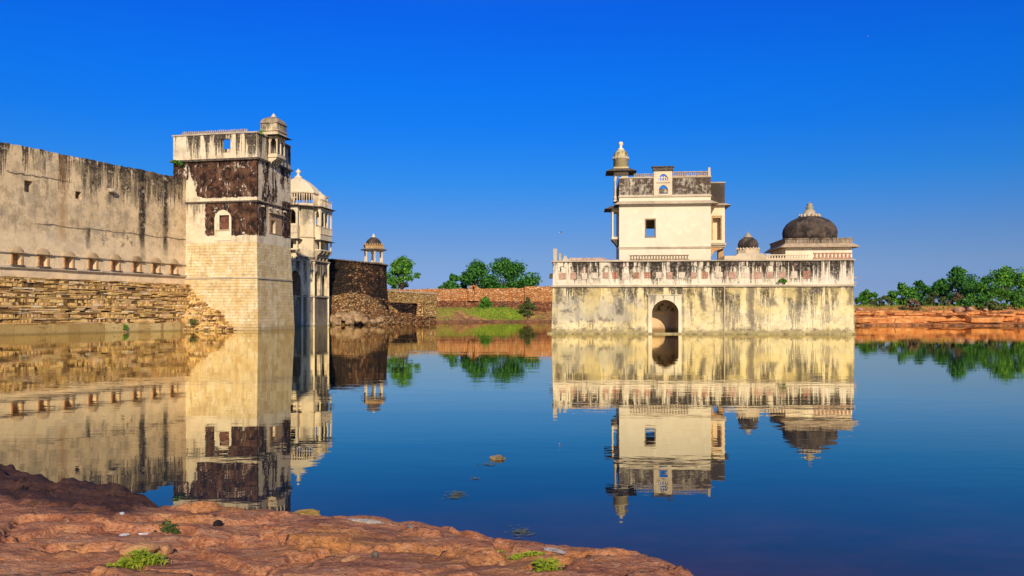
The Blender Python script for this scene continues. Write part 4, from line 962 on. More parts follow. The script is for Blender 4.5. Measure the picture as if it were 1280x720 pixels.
for k, xc in enumerate(sqx):
    b = MB(); wq_ = rng.uniform(.24, .33); zz0, zz1 = zs0 + rng.uniform(-.04, .08), zs1 + rng.uniform(-.06, .03)
    b.panel(rect(xc - wq_, xc + wq_, zz0, zz1), [rect(xc + (i - 1) * .18 - .05, xc + (i - 1) * .18 + .05, zz0 + .1 + j * .18, zz0 + .2 + j * .18) for i in range(3) for j in range(3)] if tone[k] == 1 else [], .03, .099)
    o = b.build('screen_panel', M_scr[tone[k]], pal)
    if tone[k] == 1: o['label'] = 'dark red pierced screen'
b = MB(); xq = -.12
while xq < LW + .1:
    l_ = min(rng.uniform(1.0, 2.2), LW + .12 - xq); b.box(xq, xq + l_ - .005, -.16 - rng.uniform(0, .03), .55, Z2 + .001, Z2 + .12 + rng.uniform(-.015, .015), j=.01); xq += l_
b.box(-.12, .5, .551, PD, Z2 + .001, Z2 + .12); b.box(LW - .5, LW + .12, .551, PD, Z2 + .001, Z2 + .12)
b.build('coping', M_trim, pal)
# broken merlons at the left corner, pink low wall, cresting rows
b = MB(); b.box(.05, .42, 0, .4, Z2 + .121, lz(697, 311), j=.03); b.box(.6, .85, 0, .35, Z2 + .121, lz(702, 317), j=.05)
b.prism([(.95, .05), (1.5, .05), (1.5, .4), (.95, .4)], Z2 + .121, Z2 + .62, top=.35)
for k in range(6): b.rock((1.2 + k * .22, .2, Z2 + .2), (.2, .2, .18 - k * .012), k, 1)
b.build('corner_post', M_trim, pal)
b = MB(); b.box(LF.fx(712, .3), LF.fx(757, .3), .2, .5, Z2 + .121, Z2 + .42, j=.03); b.box(LF.fx(757, .3), LF.fx(773, .3), .2, .5, Z2 + .121, Z2 + .22, j=.02); b.build('low_wall', solid('pink_plaster', (.52, .34, .26), .4, 3), pal)
def cresting(x0, x1, y, z0, n, h, mat, par, nm='cresting'):
    b = MB(); st = (x1 - x0) / n
    b.box(x0, x1, y, y + .2, z0, z0 + h * .25); b.box(x0, x1, y, y + .2, z0 + h * .8, z0 + h)
    for k in range(n): c = x0 + st * (k + .5); b.prism([(c - st * .26, y + .03), (c + st * .26, y + .03), (c + st * .3, y + .17), (c - st * .3, y + .17)], z0 + h * .251, z0 + h * .799, top=.7)
    return b.build(nm, mat, par)
cresting(LF.fx(787, .2), LF.fx(861, .2), .2, Z2 + .121, 21, .52, solid('brown_cresting', (.34, .22, .12), .5, 4), pal)
cresting(LF.fx(957, .2), LF.fx(1012, .2), .2, Z2 + .121, 16, .5, M_pale, pal)
cresting(LF.fx(1017, .0), LF.fx(1065, .0), .0, Z2 + .121, 10, .62, solid('red_terracotta', (.5, .25, .15), .3, 4), pal)
for zq in (lz(1067, 347), lz(1067, 353)):
    b = MB(); b.box(LW - .1, LW + .35, .2, .4, zq - .05, zq + .06, j=.01); b.build('stone_spout', M_trim, pal)
b = MB(); b.box(-.35, .1, .2, .5, lz(690, 348), lz(690, 342), j=.02); b.build('stone_spout', M_darktrim, pal)

# ---- upper block
UY = 7.0; UB0, UB1 = LF.fx(774, UY), LF.fx(888.5, UY); UD = 7.5
def uz(py, px=830, y=UY): return LF.fz(py, LF.fx(px, y), y)
ZE = uz(254); ZPB = uz(246); ZPT = uz(222.5)
def up_extra(g, col, mid, fine, dr):
    f = g.mul(g.ss(g.z, ZPB + .1, ZPB + .3), g.ss(g.add(g.mul(mid, .5), g.mul(dr, .7)), .40, .62, .15, 1.0))
    f = g.mul(f, g.ss(g.noise(2.6, 8, .78), .34, .52, .35, 1.0))
    return g.mix(f, col, g.mix(mid, (.035, .022, .016), (.12, .075, .05)))
M_up = plaster('cream_plaster', (.71, .59, .40), (.67, .54, .35), streak=.1, extra=up_extra, bump=.03, grime=.14)
wx0, wx1 = LF.fx(807.5, UY), LF.fx(818.5, UY); wz0, wz1 = uz(295.5), uz(274.5)
kx0, kx1 = LF.fx(817, UY), LF.fx(840, UY)
b = MB()
b.panel([(UB0, TER - .5), (UB1, TER - .5), (UB1, ZPT), (kx1, ZPT), (kx1, ZPB), (kx0, ZPB), (kx0, ZPT), (UB0, ZPT)], [rect(wx0, wx1, wz0, wz1)], UY, UY + .5)
b.box(UB0, UB0 + .5, UY + .501, UY + UD - .501, TER - .5, ZPT); b.box(UB1 - .5, UB1, UY + .501, UY + UD - .501, TER - .5, ZPT)
# back wall with an opening in line with the front window
b.panel(rect(UB0, UB1, TER - .5, ZPT - .02), [rect(LF.fx(806, UY + UD), LF.fx(821, UY + UD), wz0 + .3, LF.fz(286, LF.fx(813, UY + UD), UY + UD)), rect(LF.fx(818, UY + UD), LF.fx(840, UY + UD), ZPB + 1.0, ZPT - .5)], UY + UD - .5, UY + UD)
b.box(UB0 + .501, UB1 - .501, UY + .501, UY + UD - .501, ZE - .3, ZE)
b.build('upper_block', M_up, pal)
b = MB(); b.panel(rect(wx0 - .12, wx1 + .12, wz0 - .12, wz1 + .12), [rect(wx0, wx1, wz0, wz1)], UY - .04, UY); b.build('window', solid('dark_window_frame', (.33, .22, .11), .4, 4), pal)
b = MB(); zs_ = uz(310); b.box(UB0 - .05, UB1 + .05, UY - .09, UY + .2, zs_ - .07, zs_ + .07); b.box(UB0 - .1, UB1 + .1, UY - .14, UY + .2, zs_ + .071, zs_ + .13); b.build('string_course', M_trim, pal)
b = MB()
b.add([(UB0 - .5, UY - .55, ZE - .12), (UB1 + .75, UY - .55, ZE - .12), (UB1 + .75, UY + UD, ZE - .12), (UB0 - .5, UY + UD, ZE - .12), (UB0 - .03, UY - .06, ZE + .25), (UB1 + .06, UY - .06, ZE + .25), (UB1 + .06, UY + UD, ZE + .25), (UB0 - .03, UY + UD, ZE + .25)],
      [(0, 3, 2, 1), (4, 5, 6, 7), (0, 1, 5, 4), (1, 2, 6, 5), (2, 3, 7, 6), (3, 0, 4, 7)])
b.box(UB0 - .08, UB1 + .08, UY - .12, UY + .2, ZPB - .02, ZPB + .12)
b.build('eave', M_trim, pal)
b = MB(); b.box(UB0 - .06, kx0, UY - .08, UY + .5, ZPT + .001, ZPT + .12); b.box(kx1, UB1 + .06, UY - .08, UY + .5, ZPT + .001, ZPT + .12 ); b.build('coping', M_trim, pal)
cresting(LF.fx(792, UY), kx0 - .05, UY + .1, ZPT + .121, 10, .38, solid('ochre_grey_cresting', (.45, .34, .22), .4, 4), pal)
cresting(kx1 + .05, LF.fx(886.5, UY), UY + .1, ZPT + .121, 20, .55, solid('ochre_cresting', (.5, .34, .2), .4, 4), pal)
b = MB(); b.prism([(UB1 - .3, UY), (UB1, UY), (UB1, UY + .3), (UB1 - .3, UY + .3)], ZPT + .121, uz(210), top=.7); b.build('corner_post', M_pale, pal)
# roof kiosk with arch and lunette
zk = uz(209.5)
b = MB(); c0, c1 = LF.fx(823, UY), LF.fx(835, UY)
l0, l1 = uz(226), uz(217.5)
b.panel(rect(kx0, kx1, ZPB + .121, zk - .35), [arch(c0, c1, ZPB + .3, uz(238), uz(231.5)), arch(c0, c1, l0, l0 + .15, l1, 5)], UY - .15, UY + .25)
kb = b.build('roof_window', M_pale, pal)
b = MB(); b.box(kx0 - .1, kx1 + .1, UY - .3, UY + .35, zk - .349, zk); b.box(kx0 - .2, kx1 + .2, UY - .4, UY + .4, zk + .001, zk + .1); b.build('cap', M_darktrim, kb)
b = MB()
for k in range(4): x_ = c0 + (c1 - c0) * (k + .5) / 4; b.box(x_ - .05, x_ + .05, UY + .0, UY + .1, l0, l0 + .5)
b.box(c0, c1, UY + .0, UY + .1, l0 + .3, l0 + .38); b.build('lattice', M_pale, kb)
b = MB(); b.box(c0, c0 + .07, UY, UY + .1, ZPB + .3, uz(233)); b.box(c1 - .07, c1, UY, UY + .1, ZPB + .3, uz(233)); b.box(c0 - .2, c1 + .2, UY - .22, UY - .15, uz(229), uz(227.5)); b.build('frame', M_trim, kb)

# ---- left oriel with domed kiosk
OY = UY + 1.6; OX = LF.fx(776, OY); oh = .78
def oz(py): return LF.fz(py, OX, OY)
e0, e1 = oz(258), oz(216)
b = MB(); b.box(OX - oh, OX + oh, OY - oh, OY + oh, oz(253), oz(251)); b.box(OX + .1, OX + oh - .05, OY - oh + .1, OY + oh, oz(251) + .001, e1)
ob = b.build('domed_oriel', M_pale, pal)
for sx, sy in ((-1, -1), (1, -1), (-1, 1), (1, 1), (-1, 0)):
    b = MB(); b.lathe([(.17, oz(251)), (.17, oz(250) + .2), (.11, oz(248) + .2), (.10, e1 - .5), (.17, e1 - .3), (.18, e1)], (OX + sx * (oh - .17), OY + sy * (oh - .17)), 8); b.build('column', M_pale, ob)
b = MB()
for tr in (lambda a, d, c: (OX + a, OY - oh + .12 + d, c), lambda a, d, c: (OX - oh + .12 + d, OY + a, c)):
    b.panel(rect(-oh + .05, oh - .05, e1 - 1.0, e1 - .001), [arch(-oh + .28, 0.1 if tr else 0, e1 - .99, e1 - .85, e1 - .35, 4)], 0, .12, tr=tr)
b.build('arch_screen', M_pale, ob)
osq = lambda r: [(OX - r, OY - r), (OX + r, OY - r), (OX + r, OY + r), (OX - r, OY + r)]
b = MB(); b.prism(osq(1.6), e1 - .05, e1 + .33, top=.55); b.build('eave', M_darktrim, ob)
zd0 = oz(210); zd1 = oz(187)
b = MB(); b.prism(osq(oh), e1 + .331, zd0 - .0); b.lathe([(oh * 1.02, zd0 + .001), (oh * 1.02, zd0 + .9), (oh * 1.1, zd0 + .92), (oh * 1.1, zd0 + 1.05), (oh * .95, zd0 + 1.06), (oh * .98, zd0 + 1.3), (oh * .85, zd0 + 1.65), (oh * .5, zd1 - .1), (.2, zd1)], (OX, OY), 20)
do = b.build('dome', plaster('lichen_dome', (.58, .44, .2), (.34, .25, .12), levels=((20.5, 1.5, .7), (19.2, 1.0, .8)), streak=1.2, freq=4, grime=.7), ob)
b = MB()
for k in range(16): a = 2 * PI * k / 16; b.rock((OX + oh * 1.02 * math.cos(a), OY + oh * 1.02 * math.sin(a), zd0 + 1.0), (.13, .13, .22), k, 1)
b.build('petal_ring', M_trim, do)
b = MB(); zt3 = oz(177); b.lathe([(.33, zd1 - .08), (.36, zd1 + .05), (.16, zd1 + .15), (.14, zd1 + .4), (.26, zd1 + .55), (.24, zt3 - .1), (.05, zt3)], (OX, OY), 10); b.build('finial', M_white, do)
# lower balcony of the oriel
LY = OY; LX = UB0 - .02
b = MB(); lw, ld = .75, 1.0
b.box(LX - lw, LX, LY - ld, LY + ld, oz(300), oz(297)); b.box(LX - lw, LX, LY - ld, LY + ld, oz(266), oz(262))
for sy in (-1, -.33, .33, 1): b.box(LX - lw + .03, LX - lw + .2, LY + sy * (ld - .1) - .09, LY + sy * (ld - .1) + .09, oz(297), oz(266))
b.box(LX - lw + .05, LX - lw + .13, LY - ld + .1, LY + ld - .1, oz(297), oz(288))
lb = b.build('side_balcony', M_pale, pal)
b = MB(); b.add([(LX - 1.5, LY - 1.6, oz(263)), (LX, LY - 1.6, oz(263)), (LX, LY + 1.6, oz(263)), (LX - 1.5, LY + 1.6, oz(263)), (LX - .7, LY - 1.0, oz(258.5)), (LX, LY - 1.0, oz(258.5)), (LX, LY + 1, oz(258.5)), (LX - .7, LY + 1, oz(258.5))], [(0, 3, 2, 1), (4, 5, 6, 7), (0, 1, 5, 4), (1, 2, 6, 5), (2, 3, 7, 6), (3, 0, 4, 7)])
b.build('eave', M_darktrim, lb)
for sy in (-.8, 0, .8): b = MB(); b.panel([(0, oz(309)), (-.2, oz(308)), (-.45, oz(304)), (-.75, oz(300.5)), (0, oz(300.5))], [], LY + sy - .1, LY + sy + .1, tr=lambda a, d, c: (LX + a, d, c)); b.build('bracket', M_darktrim, lb)

# ---- right bay
RY = UY + 1.4; RX0 = UB1 + .002; RX1 = LF.fx(906, RY)
def rz(py): return LF.fz(py, RX1 - 1, RY)
d0, d1 = LF.fx(891, RY), LF.fx(901, RY)
b = MB(); b.panel(rect(RX0, RX1, rz(304), rz(257)), [rect(d0, d1, rz(300), rz(272))], RY, RY + .3)
b.panel(rect(RY + .301, RY + 3, rz(304), rz(257)), [rect(RY + .9, RY + 2.4, rz(300), rz(272))], 0, .25, tr=lambda a, d, c: (RX1 - d, a, c))
b.box(RX0, RX1, RY + 3.001, RY + 3.2, rz(304), rz(257)); b.box(RX0, RX1 - .251, RY + .9, RY + 1.0, rz(304), rz(270), fn=None)
rb_ = b.build('right_bay', plaster('bay_plaster', (.80, .60, .36), (.72, .52, .3), streak=.2), pal)
b = MB(); b.box(d0 - .12, d0 - .0, RY - .05, RY, rz(300), rz(271)); b.box(d1, d1 + .12, RY - .05, RY, rz(300), rz(271)); b.box(d0 - .12, d1 + .12, RY - .05, RY, rz(271), rz(269.5)); b.build('door_frame', M_orange, rb_)
b = MB(); b.box(RX0, RX1 + .1, RY - .35, RY + 3.3, rz(307), rz(304)); b.box(RX0, RX1 + .04, RY - .2, RY + 3.2, rz(309), rz(307)); b.build('balcony_slab', M_trim, rb_)
b = MB(); b.add([(RX0 + .3, RY - .5, rz(257)), (RX1 + .65, RY - .5, rz(257)), (RX1 + .65, RY + 3.4, rz(257)), (RX0 + .3, RY + 3.4, rz(257)), (RX0 + .3, RY, rz(254)), (RX1 + .02, RY, rz(254)), (RX1 + .02, RY + 3.2, rz(254)), (RX0 + .3, RY + 3.2, rz(254))], [(0, 3, 2, 1), (4, 5, 6, 7), (0, 1, 5, 4), (1, 2, 6, 5), (2, 3, 7, 6), (3, 0, 4, 7)]); b.build('eave', M_trim, rb_)
b = MB(); b.box(RX0, RX1, RY, RY + 3.2, rz(254) + .001, rz(229)); b.build('roof_parapet', plaster('black_parapet', (.13, .09, .06), (.06, .042, .03), streak=.5), rb_)
b = MB(); b.box(RX0, RX1 + .06, RY - .06, RY + 3.26, rz(229) + .001, rz(227.5)); b.build('coping', M_trim, rb_)
b = MB(); b.panel([(RX0, rz(322)), (RX0 + .25, rz(320)), (RX0 + .6, rz(314)), (RX1 - .3, rz(311)), (RX1 - .1, rz(309)), (RX0, rz(309))], [], RY - .1, RY + .25)
b.panel([(RX0, rz(322)), (RX0 + .25, rz(320)), (RX0 + .6, rz(314)), (RX1 - .3, rz(311)), (RX1 - .1, rz(309)), (RX0, rz(309))], [], RY + 2.6, RY + 2.95)
b.box(RX1 - .55, RX1 - .05, RY + .6, RY + 1.4, TER - .3, rz(309.2)); b.build('bracket', M_orange, rb_)

# ---- small dome and large dome pavilion on the terrace
SX = LF.fx(935, 5.0); SY = 5.0
def dz(py): return LF.fz(py, SX, SY)
b = MB(); b.box(SX - 2.6, SX + 2.6, SY - 1.6, SY + 1.6, TER - .3, dz(321)); b.prism([(SX - 1.5, SY - 1.5), (SX + 1.5, SY - 1.5), (SX + 1.5, SY + 1.5), (SX - 1.5, SY + 1.5)], dz(321) + .001, dz(317.5), top=.75)
b.prism([(SX + 1.12 * math.cos(PI / 8 + k * PI / 4), SY + 1.12 * math.sin(PI / 8 + k * PI / 4)) for k in range(8)], dz(317.4), dz(311))
for k in range(20): a = 2 * PI * k / 20; b.rock((SX + 1.08 * math.cos(a), SY + 1.08 * math.sin(a), dz(311.5)), (.12, .12, .16), k, 1)
sd = b.build('small_dome_base', M_pale, pal)
b = MB(); r_ = 1.0; z_ = dz(311); b.lathe([(r_ * .93, z_ + .001), (r_, z_ + .25), (r_, z_ + .5), (r_ * .85, z_ + .85), (r_ * .5, z_ + 1.1), (.2, z_ + 1.2)], (SX, SY), 24); b.build('dome', M_darkdome, sd)
b = MB(); z_ += 1.12; b.lathe([(.42, z_), (.45, z_ + .1), (.25, z_ + .2), (.28, z_ + .32), (.1, z_ + .42), (.03, z_ + .62)], (SX, SY), 12); b.build('finial', M_trim, sd)
BXc = LF.fx(1012, 4.6); BYc = 4.6; hb = 3.1
def bz(py, y=BYc): return LF.fz(py, BXc, y)
F0 = BYc - hb
zc0 = LF.fz(307.5, BXc, F0)
b = MB(); b.box(BXc - hb, BXc + hb, F0, BYc + hb, TER - .3, zc0); bp_ = b.build('dome_pavilion', plaster('dome_block_plaster', (.84, .68, .45), (.76, .58, .36), levels=((8.6, .5, .5),), streak=.3), pal)
b = MB(); bsq = lambda r: [(BXc - r, BYc - r), (BXc + r, BYc - r), (BXc + r, BYc + r), (BXc - r, BYc + r)]
b.prism(bsq(hb + .6), zc0 - .14, zc0 + .25, top=.86); b.build('eave', solid('tan_eave', (.55, .38, .22), .4, 3), bp_)
zp1 = LF.fz(297.5, BXc, F0)
b = MB(); b.prism(bsq(hb + .02), zc0 + .251, zp1 - .1); b.prism(bsq(hb + .1), zp1 - .099, zp1)
for k in range(16):
    x_ = BXc - hb + (k + .5) * 2 * hb / 16; b.box(x_ - .06, x_ + .06, F0 - .07, F0 - .021, zc0 + .26, zp1 - .11)
b.build('parapet', plaster('blackened_parapet', (.38, .28, .18), (.2, .14, .09), levels=((9.5, 1.0, .9),), streak=.9, freq=4), bp_)
r_ = 2.58; z_ = bz(297.5) - .25; ztop = bz(270.5)
H_ = ztop - z_
b = MB(); b.lathe([(r_ * .97, z_), (r_ * 1.0, z_ + H_ * .18), (r_ * 1.01, z_ + H_ * .34), (r_ * .97, z_ + H_ * .5), (r_ * .87, z_ + H_ * .67), (r_ * .7, z_ + H_ * .82), (r_ * .48, z_ + H_ * .93), (r_ * .3, ztop)], (BXc, BYc), 48)
bd = b.build('dome', M_darkdome, bp_)
b = MB()
for k in range(16): a = 2 * PI * k / 16; b.rock((BXc + .95 * math.cos(a), BYc + .95 * math.sin(a), ztop + .02), (.17, .17, .26), k, 1)
b.lathe([(.85, ztop - .15), (.9, ztop + .1), (.55, ztop + .3), (.5, ztop + .55)], (BXc, BYc), 20); b.build('petal_ring', M_trim, bd)
zt4 = bz(252)
b = MB(); b.lathe([(.5, ztop + .45), (.42, ztop + .6), (.3, ztop + .75), (.38, ztop + .85), (.36, ztop + .95), (.2, ztop + 1.02), (.3, ztop + 1.15), (.3, ztop + 1.22), (.12, ztop + 1.3), (.1, zt4 - .2), (.03, zt4)], (BXc, BYc), 14); b.build('finial', plaster('lichen_finial', (.42, .34, .2), (.25, .2, .12), streak=.4, freq=5), bd)

# ================================================================== trees and shrubs
def leaf_material(name, c1, c2, c3):
    g = G(name, 0.6, 0.25)
    col = g.ramp(g.rand, [(0, c1), (.45, c2), (1, c3)])
    g.put(g.b.inputs['Base Color'], col)
    tr = g.n.new('ShaderNodeBsdfTranslucent'); g.l.new(col, tr.inputs[0])
    mx = g.n.new('ShaderNodeMixShader'); mx.inputs[0].default_value = .28
    g.l.new(g.b.outputs[0], mx.inputs[1]); g.l.new(tr.outputs[0], mx.inputs[2]); g.l.new(mx.outputs[0], g.out.inputs[0])
    return g.mat
L_dark = leaf_material('dark_leaf', (.016, .07, .012), (.045, .17, .022), (.12, .31, .035))
L_mid = leaf_material('mid_leaf', (.03, .10, .010), (.08, .24, .02), (.20, .40, .035))
L_olive = leaf_material('olive_leaf', (.05, .075, .015), (.10, .13, .03), (.17, .19, .05))
L_dry = leaf_material('dry_leaf', (.10, .06, .03), (.2, .13, .06), (.3, .2, .09))
L_grass = leaf_material('grass_blade', (.10, .17, .012), (.20, .28, .02), (.36, .34, .05))
M_bark = solid('bark', (.13, .095, .07), .5, 4)
def foliage(b, rg, clumps, n, leaf, flat=.8):
    tot = sum(c[3] ** 2 for c in clumps)
    for (cx, cy, cz, cr) in clumps:
        k = int(n * cr ** 2 / tot)
        for _ in range(k):
            d = Vector((rg.gauss(0, 1), rg.gauss(0, 1), rg.gauss(0, 1))).normalized(); rad = cr * (rg.random() ** .45)
            rad *= .75 + .5 * mnoise.noise(Vector((cx + d.x * 1.6, cy + d.y * 1.6, cz + d.z * 1.6))) + .2
            p = Vector((cx, cy, cz)) + Vector((d.x, d.y, d.z * flat)) * rad
            nrm = (d * .7 + Vector((rg.uniform(-1, 1), rg.uniform(-1, 1), rg.uniform(-.3, 1)))).normalized()
            a = nrm.orthogonal().normalized(); a = Matrix.Rotation(rg.uniform(0, 6.28), 3, nrm) @ a; c = nrm.cross(a); l_ = leaf * rg.uniform(.6, 1.4)
            b.add([tuple(p - a * l_), tuple(p + c * l_ * .55), tuple(p + a * l_), tuple(p - c * l_ * .55)], [(0, 1, 2, 3)])
def tree(name, label, px, top, wpx, Y, base, seed, mat=None, n=3200, cat='tree', group=None, bare=.35, leaf=.3, flat=.8, ncl=26):
    mat = mat or L_dark
    rg = random.Random(seed); x, y, ztop = at(px, top, Y); Wd = wpx / 1000 * Y; H = ztop - base
    o = thing(name, label, cat, (x, y, base), 0, group)
    clumps = []; tk = MB()
    tk.tube([(0, 0, -.4), (.02 * H, 0, H * bare * .6), (rg.uniform(-.03, .03) * H, 0, H * bare), (0, 0, H * .8)], [H * .035, H * .028, H * .022, H * .006])
    for i in range(ncl):
        a = rg.uniform(0, 6.28); rr_ = math.sqrt(rg.random()) * .86; hz = rg.uniform(bare, .93)
        prof = math.sin(PI * min(1, max(.08, (hz - bare + .22) / (1.12 - bare)))) ** .7
        r_ = rr_ * Wd / 2 * prof; cr = rg.uniform(.08, .19) * min(Wd, H * 1.3)
        c = (r_ * math.cos(a), r_ * math.sin(a) * .85, H * hz, cr); clumps.append(c)
        if i % 2 == 0:
            tk.tube([(0, 0, H * bare * rg.uniform(.6, 1)), (c[0] * .5, c[1] * .5, (H * bare + c[2]) / 2 * .98), c[:3]], [H * .014, H * .009, H * .004], 5)
    clumps.append((0, 0, H * .9, .12 * Wd)); clumps.append((Wd * .4, 0, H * (bare + .2), .11 * Wd)); clumps.append((-Wd * .4, 0, H * (bare + .22), .11 * Wd))
    tk.build('trunk', M_bark, o)
    cb = MB(); foliage(cb, rg, clumps, int(n * 1.35), leaf * .9, flat); cb.build('crown', mat, o, norm=False)
    return o
GM = 'trees beyond the red rampart'
tree('broadleaf_tree', 'open green tree just right of the domed kiosk on the bastion', 503, 319, 46, 205, 4.0, 1, L_mid, 3000, group=GM, leaf=.34, ncl=22, bare=.4)
tree('broadleaf_tree', 'smallest green tree left of the pair above the red rampart', 566, 342, 36, 226, 4.0, 2, L_dark, 1900, group=GM, leaf=.36, ncl=12)
tree('broadleaf_tree', 'dark dense tree directly behind the little rampart turret', 596, 329, 66, 222, 4.0, 3, L_dark, 4400, group=GM, leaf=.38, ncl=26, bare=.25)
tree('broadleaf_tree', 'widest dark tree with a see-through crown above the rampart', 632, 324, 88, 224, 4.0, 4, L_dark, 5600, group=GM, leaf=.38, ncl=30, bare=.32)
tree('broadleaf_tree', 'low tree at the right end of the rampart tree row', 659, 346, 22, 222, 4.0, 5, L_dark, 1000, group=GM, leaf=.36, ncl=10)
GR = 'trees on the red bank'
RT = [(1083, 363, 30, 175, L_mid, 'far hazy tree just right of the lake palace'), (1127, 356, 42, 165, L_mid, 'rounded bright bush-like tree left on the red bank'), (1150, 351, 38, 178, L_dark, 'dark tree behind the rounded bright one on the red bank'),
      (1178, 349, 34, 182, L_dark, 'dark narrow tree in the middle of the red bank row'), (1198, 337, 62, 172, L_dark, 'tall flat-topped tree with gaps on the red bank'), (1232, 345, 50, 176, L_dark, 'dark tree between the two tall trees on the red bank'),
      (1258, 335, 78, 160, L_mid, 'biggest bright green tree at the right edge of the picture'), (1300, 345, 50, 168, L_dark, 'dark tree cut by the right picture edge')]
for k, (px, tp_, wp, Y, mt, lb_) in enumerate(RT):
    bx_, by_, _ = at(px, 0, Y); tree('broadleaf_tree', lb_, px, tp_, wp, Y, height(bx_, by_) - .1, 20 + k, mt, int(2600 * wp / 50), group=GR, leaf=.28, bare=.18 if wp < 60 else .3, ncl=24)
GS = 'shrubs on the red bank'
SHR = [(1105, 371, 26, 150, L_olive, 'low olive shrub on the bank beside the palace corner'), (1140, 374, 24, 143, L_dry, 'brown dry shrub at the edge of the red bank'), (1168, 366, 30, 152, L_olive, 'olive shrub below the dark middle trees'),
       (1196, 366, 26, 150, L_dry, 'dry brown shrub between green shrubs'), (1212, 368, 34, 148, L_mid, 'bright green shrub behind the bank boulders'), (1252, 360, 44, 146, L_mid, 'large green shrub reaching down to the ledge at right'), (1278, 362, 30, 144, L_dark, 'dark shrub at the right edge above the ledge'),
       (1226, 366, 34, 141, L_dark, 'dark green shrub hanging over the ledge left of the large green shrub'), (1268, 366, 30, 139, L_mid, 'bright green shrub low on the ledge at the far right'), (1160, 372, 26, 156, L_mid, 'small green shrub behind the brown dry one on the bank'), (1240, 376, 24, 137.5, L_olive, 'little olive shrub between boulders on the red ledge'),
       (1090, 375, 30, 160, L_olive, 'pale far shrub touching the palace wall')]
for k, (px, tp_, wp, Y, mt, lb_) in enumerate(SHR):
    bx_, by_, _ = at(px, 0, Y); tree('shrub', lb_, px, tp_, wp, Y, height(bx_, by_) - .2, 50 + k, mt, 1100, cat='shrub', group=GS, leaf=.2, bare=.1, ncl=14)
x_, y_, _ = at(607, 0, 189); tree('shrub', 'dark green round bush left of the bright grass mound top', 607, 371, 19, 192.5, height(x_, 192.5) - .2, 70, L_mid, 3200, cat='shrub', leaf=.2, bare=.03, ncl=44)
x_, y_, _ = at(660, 0, 190); tree('shrub', 'grey green bush on a short trunk right of the grass mound', 660, 372, 22, 190, height(x_, 190), 71, L_olive, 2200, cat='shrub', leaf=.2, bare=.22, ncl=30)
x_, y_, _ = at(630, 0, 194); tree('shrub', 'low dry shrub at the rampart foot between two bushes', 630, 379, 14, 195, height(x_, 195), 72, L_dry, 700, cat='shrub', leaf=.2, bare=.1, ncl=8)
# bank grass (uncountable)
def blades(pts, hmin, hmax, wd, mat, name, rg):
    b = MB()
    for x, y, z in pts:
        h = rg.uniform(hmin, hmax); a = rg.uniform(0, 6.28); dx, dy = math.cos(a) * wd, math.sin(a) * wd; lx, ly = rg.uniform(-.4, .4) * h, rg.uniform(-.4, .4) * h
        b.add([(x - dx, y - dy, z - .05), (x + dx, y + dy, z - .05), (x + lx, y + ly, z + h)], [(0, 1, 2)])
    return b.build(name, mat, norm=False)
rg = random.Random(5); pts = []
for _ in range(5200):
    x = rg.gauss(-3.2, 3.6); y = rg.uniform(186, 196); 
    if abs(x + 3.2) < 6.5: pts.append((x, y, height(x, y)))
for _ in range(3500):
    x = rg.uniform(-22, 9); y = shore_y(x) + rg.uniform(2, 20)
    if mnoise.noise(Vector((x * .22, y * .22, 5))) > .05: pts.append((x, y, height(x, y)))
for _ in range(3000):
    x = rg.uniform(54, 100); y = shore_y(x) + rg.uniform(11, 40); pts.append((x, y, height(x, y)))
o = blades(pts, .12, .38, .12, L_grass, 'bank_grass', rg); o['kind'] = 'stuff'
# boulders on the right bank
M_rb = solid('red_boulder', (.5, .28, .15), .4, 1.2, bump=.12, c2=(.3, .13, .07))
RBD = [(1199, 387, 1.2, 'flat pale boulder on the red bank below the green shrub'), (1213, 389, 1.0, 'rounded red boulder beside the flat pale one'), (1246, 388, .9, 'upright pale boulder near the right tree'), (1232, 391, .6, 'little boulder on the ledge left of the upright one'), (1144, 400, .9, 'dark low boulder by the waterline below the dry shrub'), (1181, 403, .9, 'dark pointed boulder at the waterline'), (1075, 390, .8, 'red boulder next to the palace corner'), (1160, 391, .7, 'small red boulder on the middle ledge'), (1265, 398, .8, 'brown boulder at the water near the right edge')]
for k, (px, py, sz, lb_) in enumerate(RBD):
    Y = 133 if py > 396 else 137.5 + (390 - py) * .6; x, _, z = at(px, py, Y); b = MB(); b.rock((0, 0, 0), (sz, sz * .8, sz * .6), 40 + k, 2); o = b.build('boulder', M_rb); o.location = (x, Y, max(height(x, Y) + .15, .05)); o.rotation_euler = (0, 0, k * 1.3)
    tag(o, lb_, 'boulder', 'boulders on the red bank')

# plants growing on masonry
def wall_plant(label, loc, r, n, seed, mat=None, leaf=.14):
    rg = random.Random(seed); o = thing('wall_plant', label, 'plant', loc)
    b = MB(); cl = [(rg.uniform(-.6, .6) * r, rg.uniform(-.4, .05) * r, rg.uniform(-.3, .5) * r, r * rg.uniform(.3, .5)) for _ in range(6)]
    t = MB()
    for c in cl: t.tube([(0, .15, 0), c[:3]], [.025, .012], 5)
    t.build('stem', M_bark, o); foliage(b, rg, cl, n, leaf); b.build('foliage', mat or L_mid, o, norm=False)
x = TF.fx(226); wx_, wy_ = TF.world(x, -.25); wall_plant('bright green plant rooted high on the square tower', (wx_, wy_, TF.fz(206, x)), .8, 150, 1)
x = LF.fx(977); wx_, wy_ = LF.world(x, -.25); wall_plant('small green plant on the lake palace string course', (wx_, wy_, LF.fz(351.5, x)), .5, 110, 2, leaf=.1)
x = WF.fx(155, -1.7); wx_, wy_ = WF.world(x, -1.85); wall_plant('green weed growing at the waterline of the long wall', (wx_, wy_, .55), .5, 110, 3, leaf=.1)
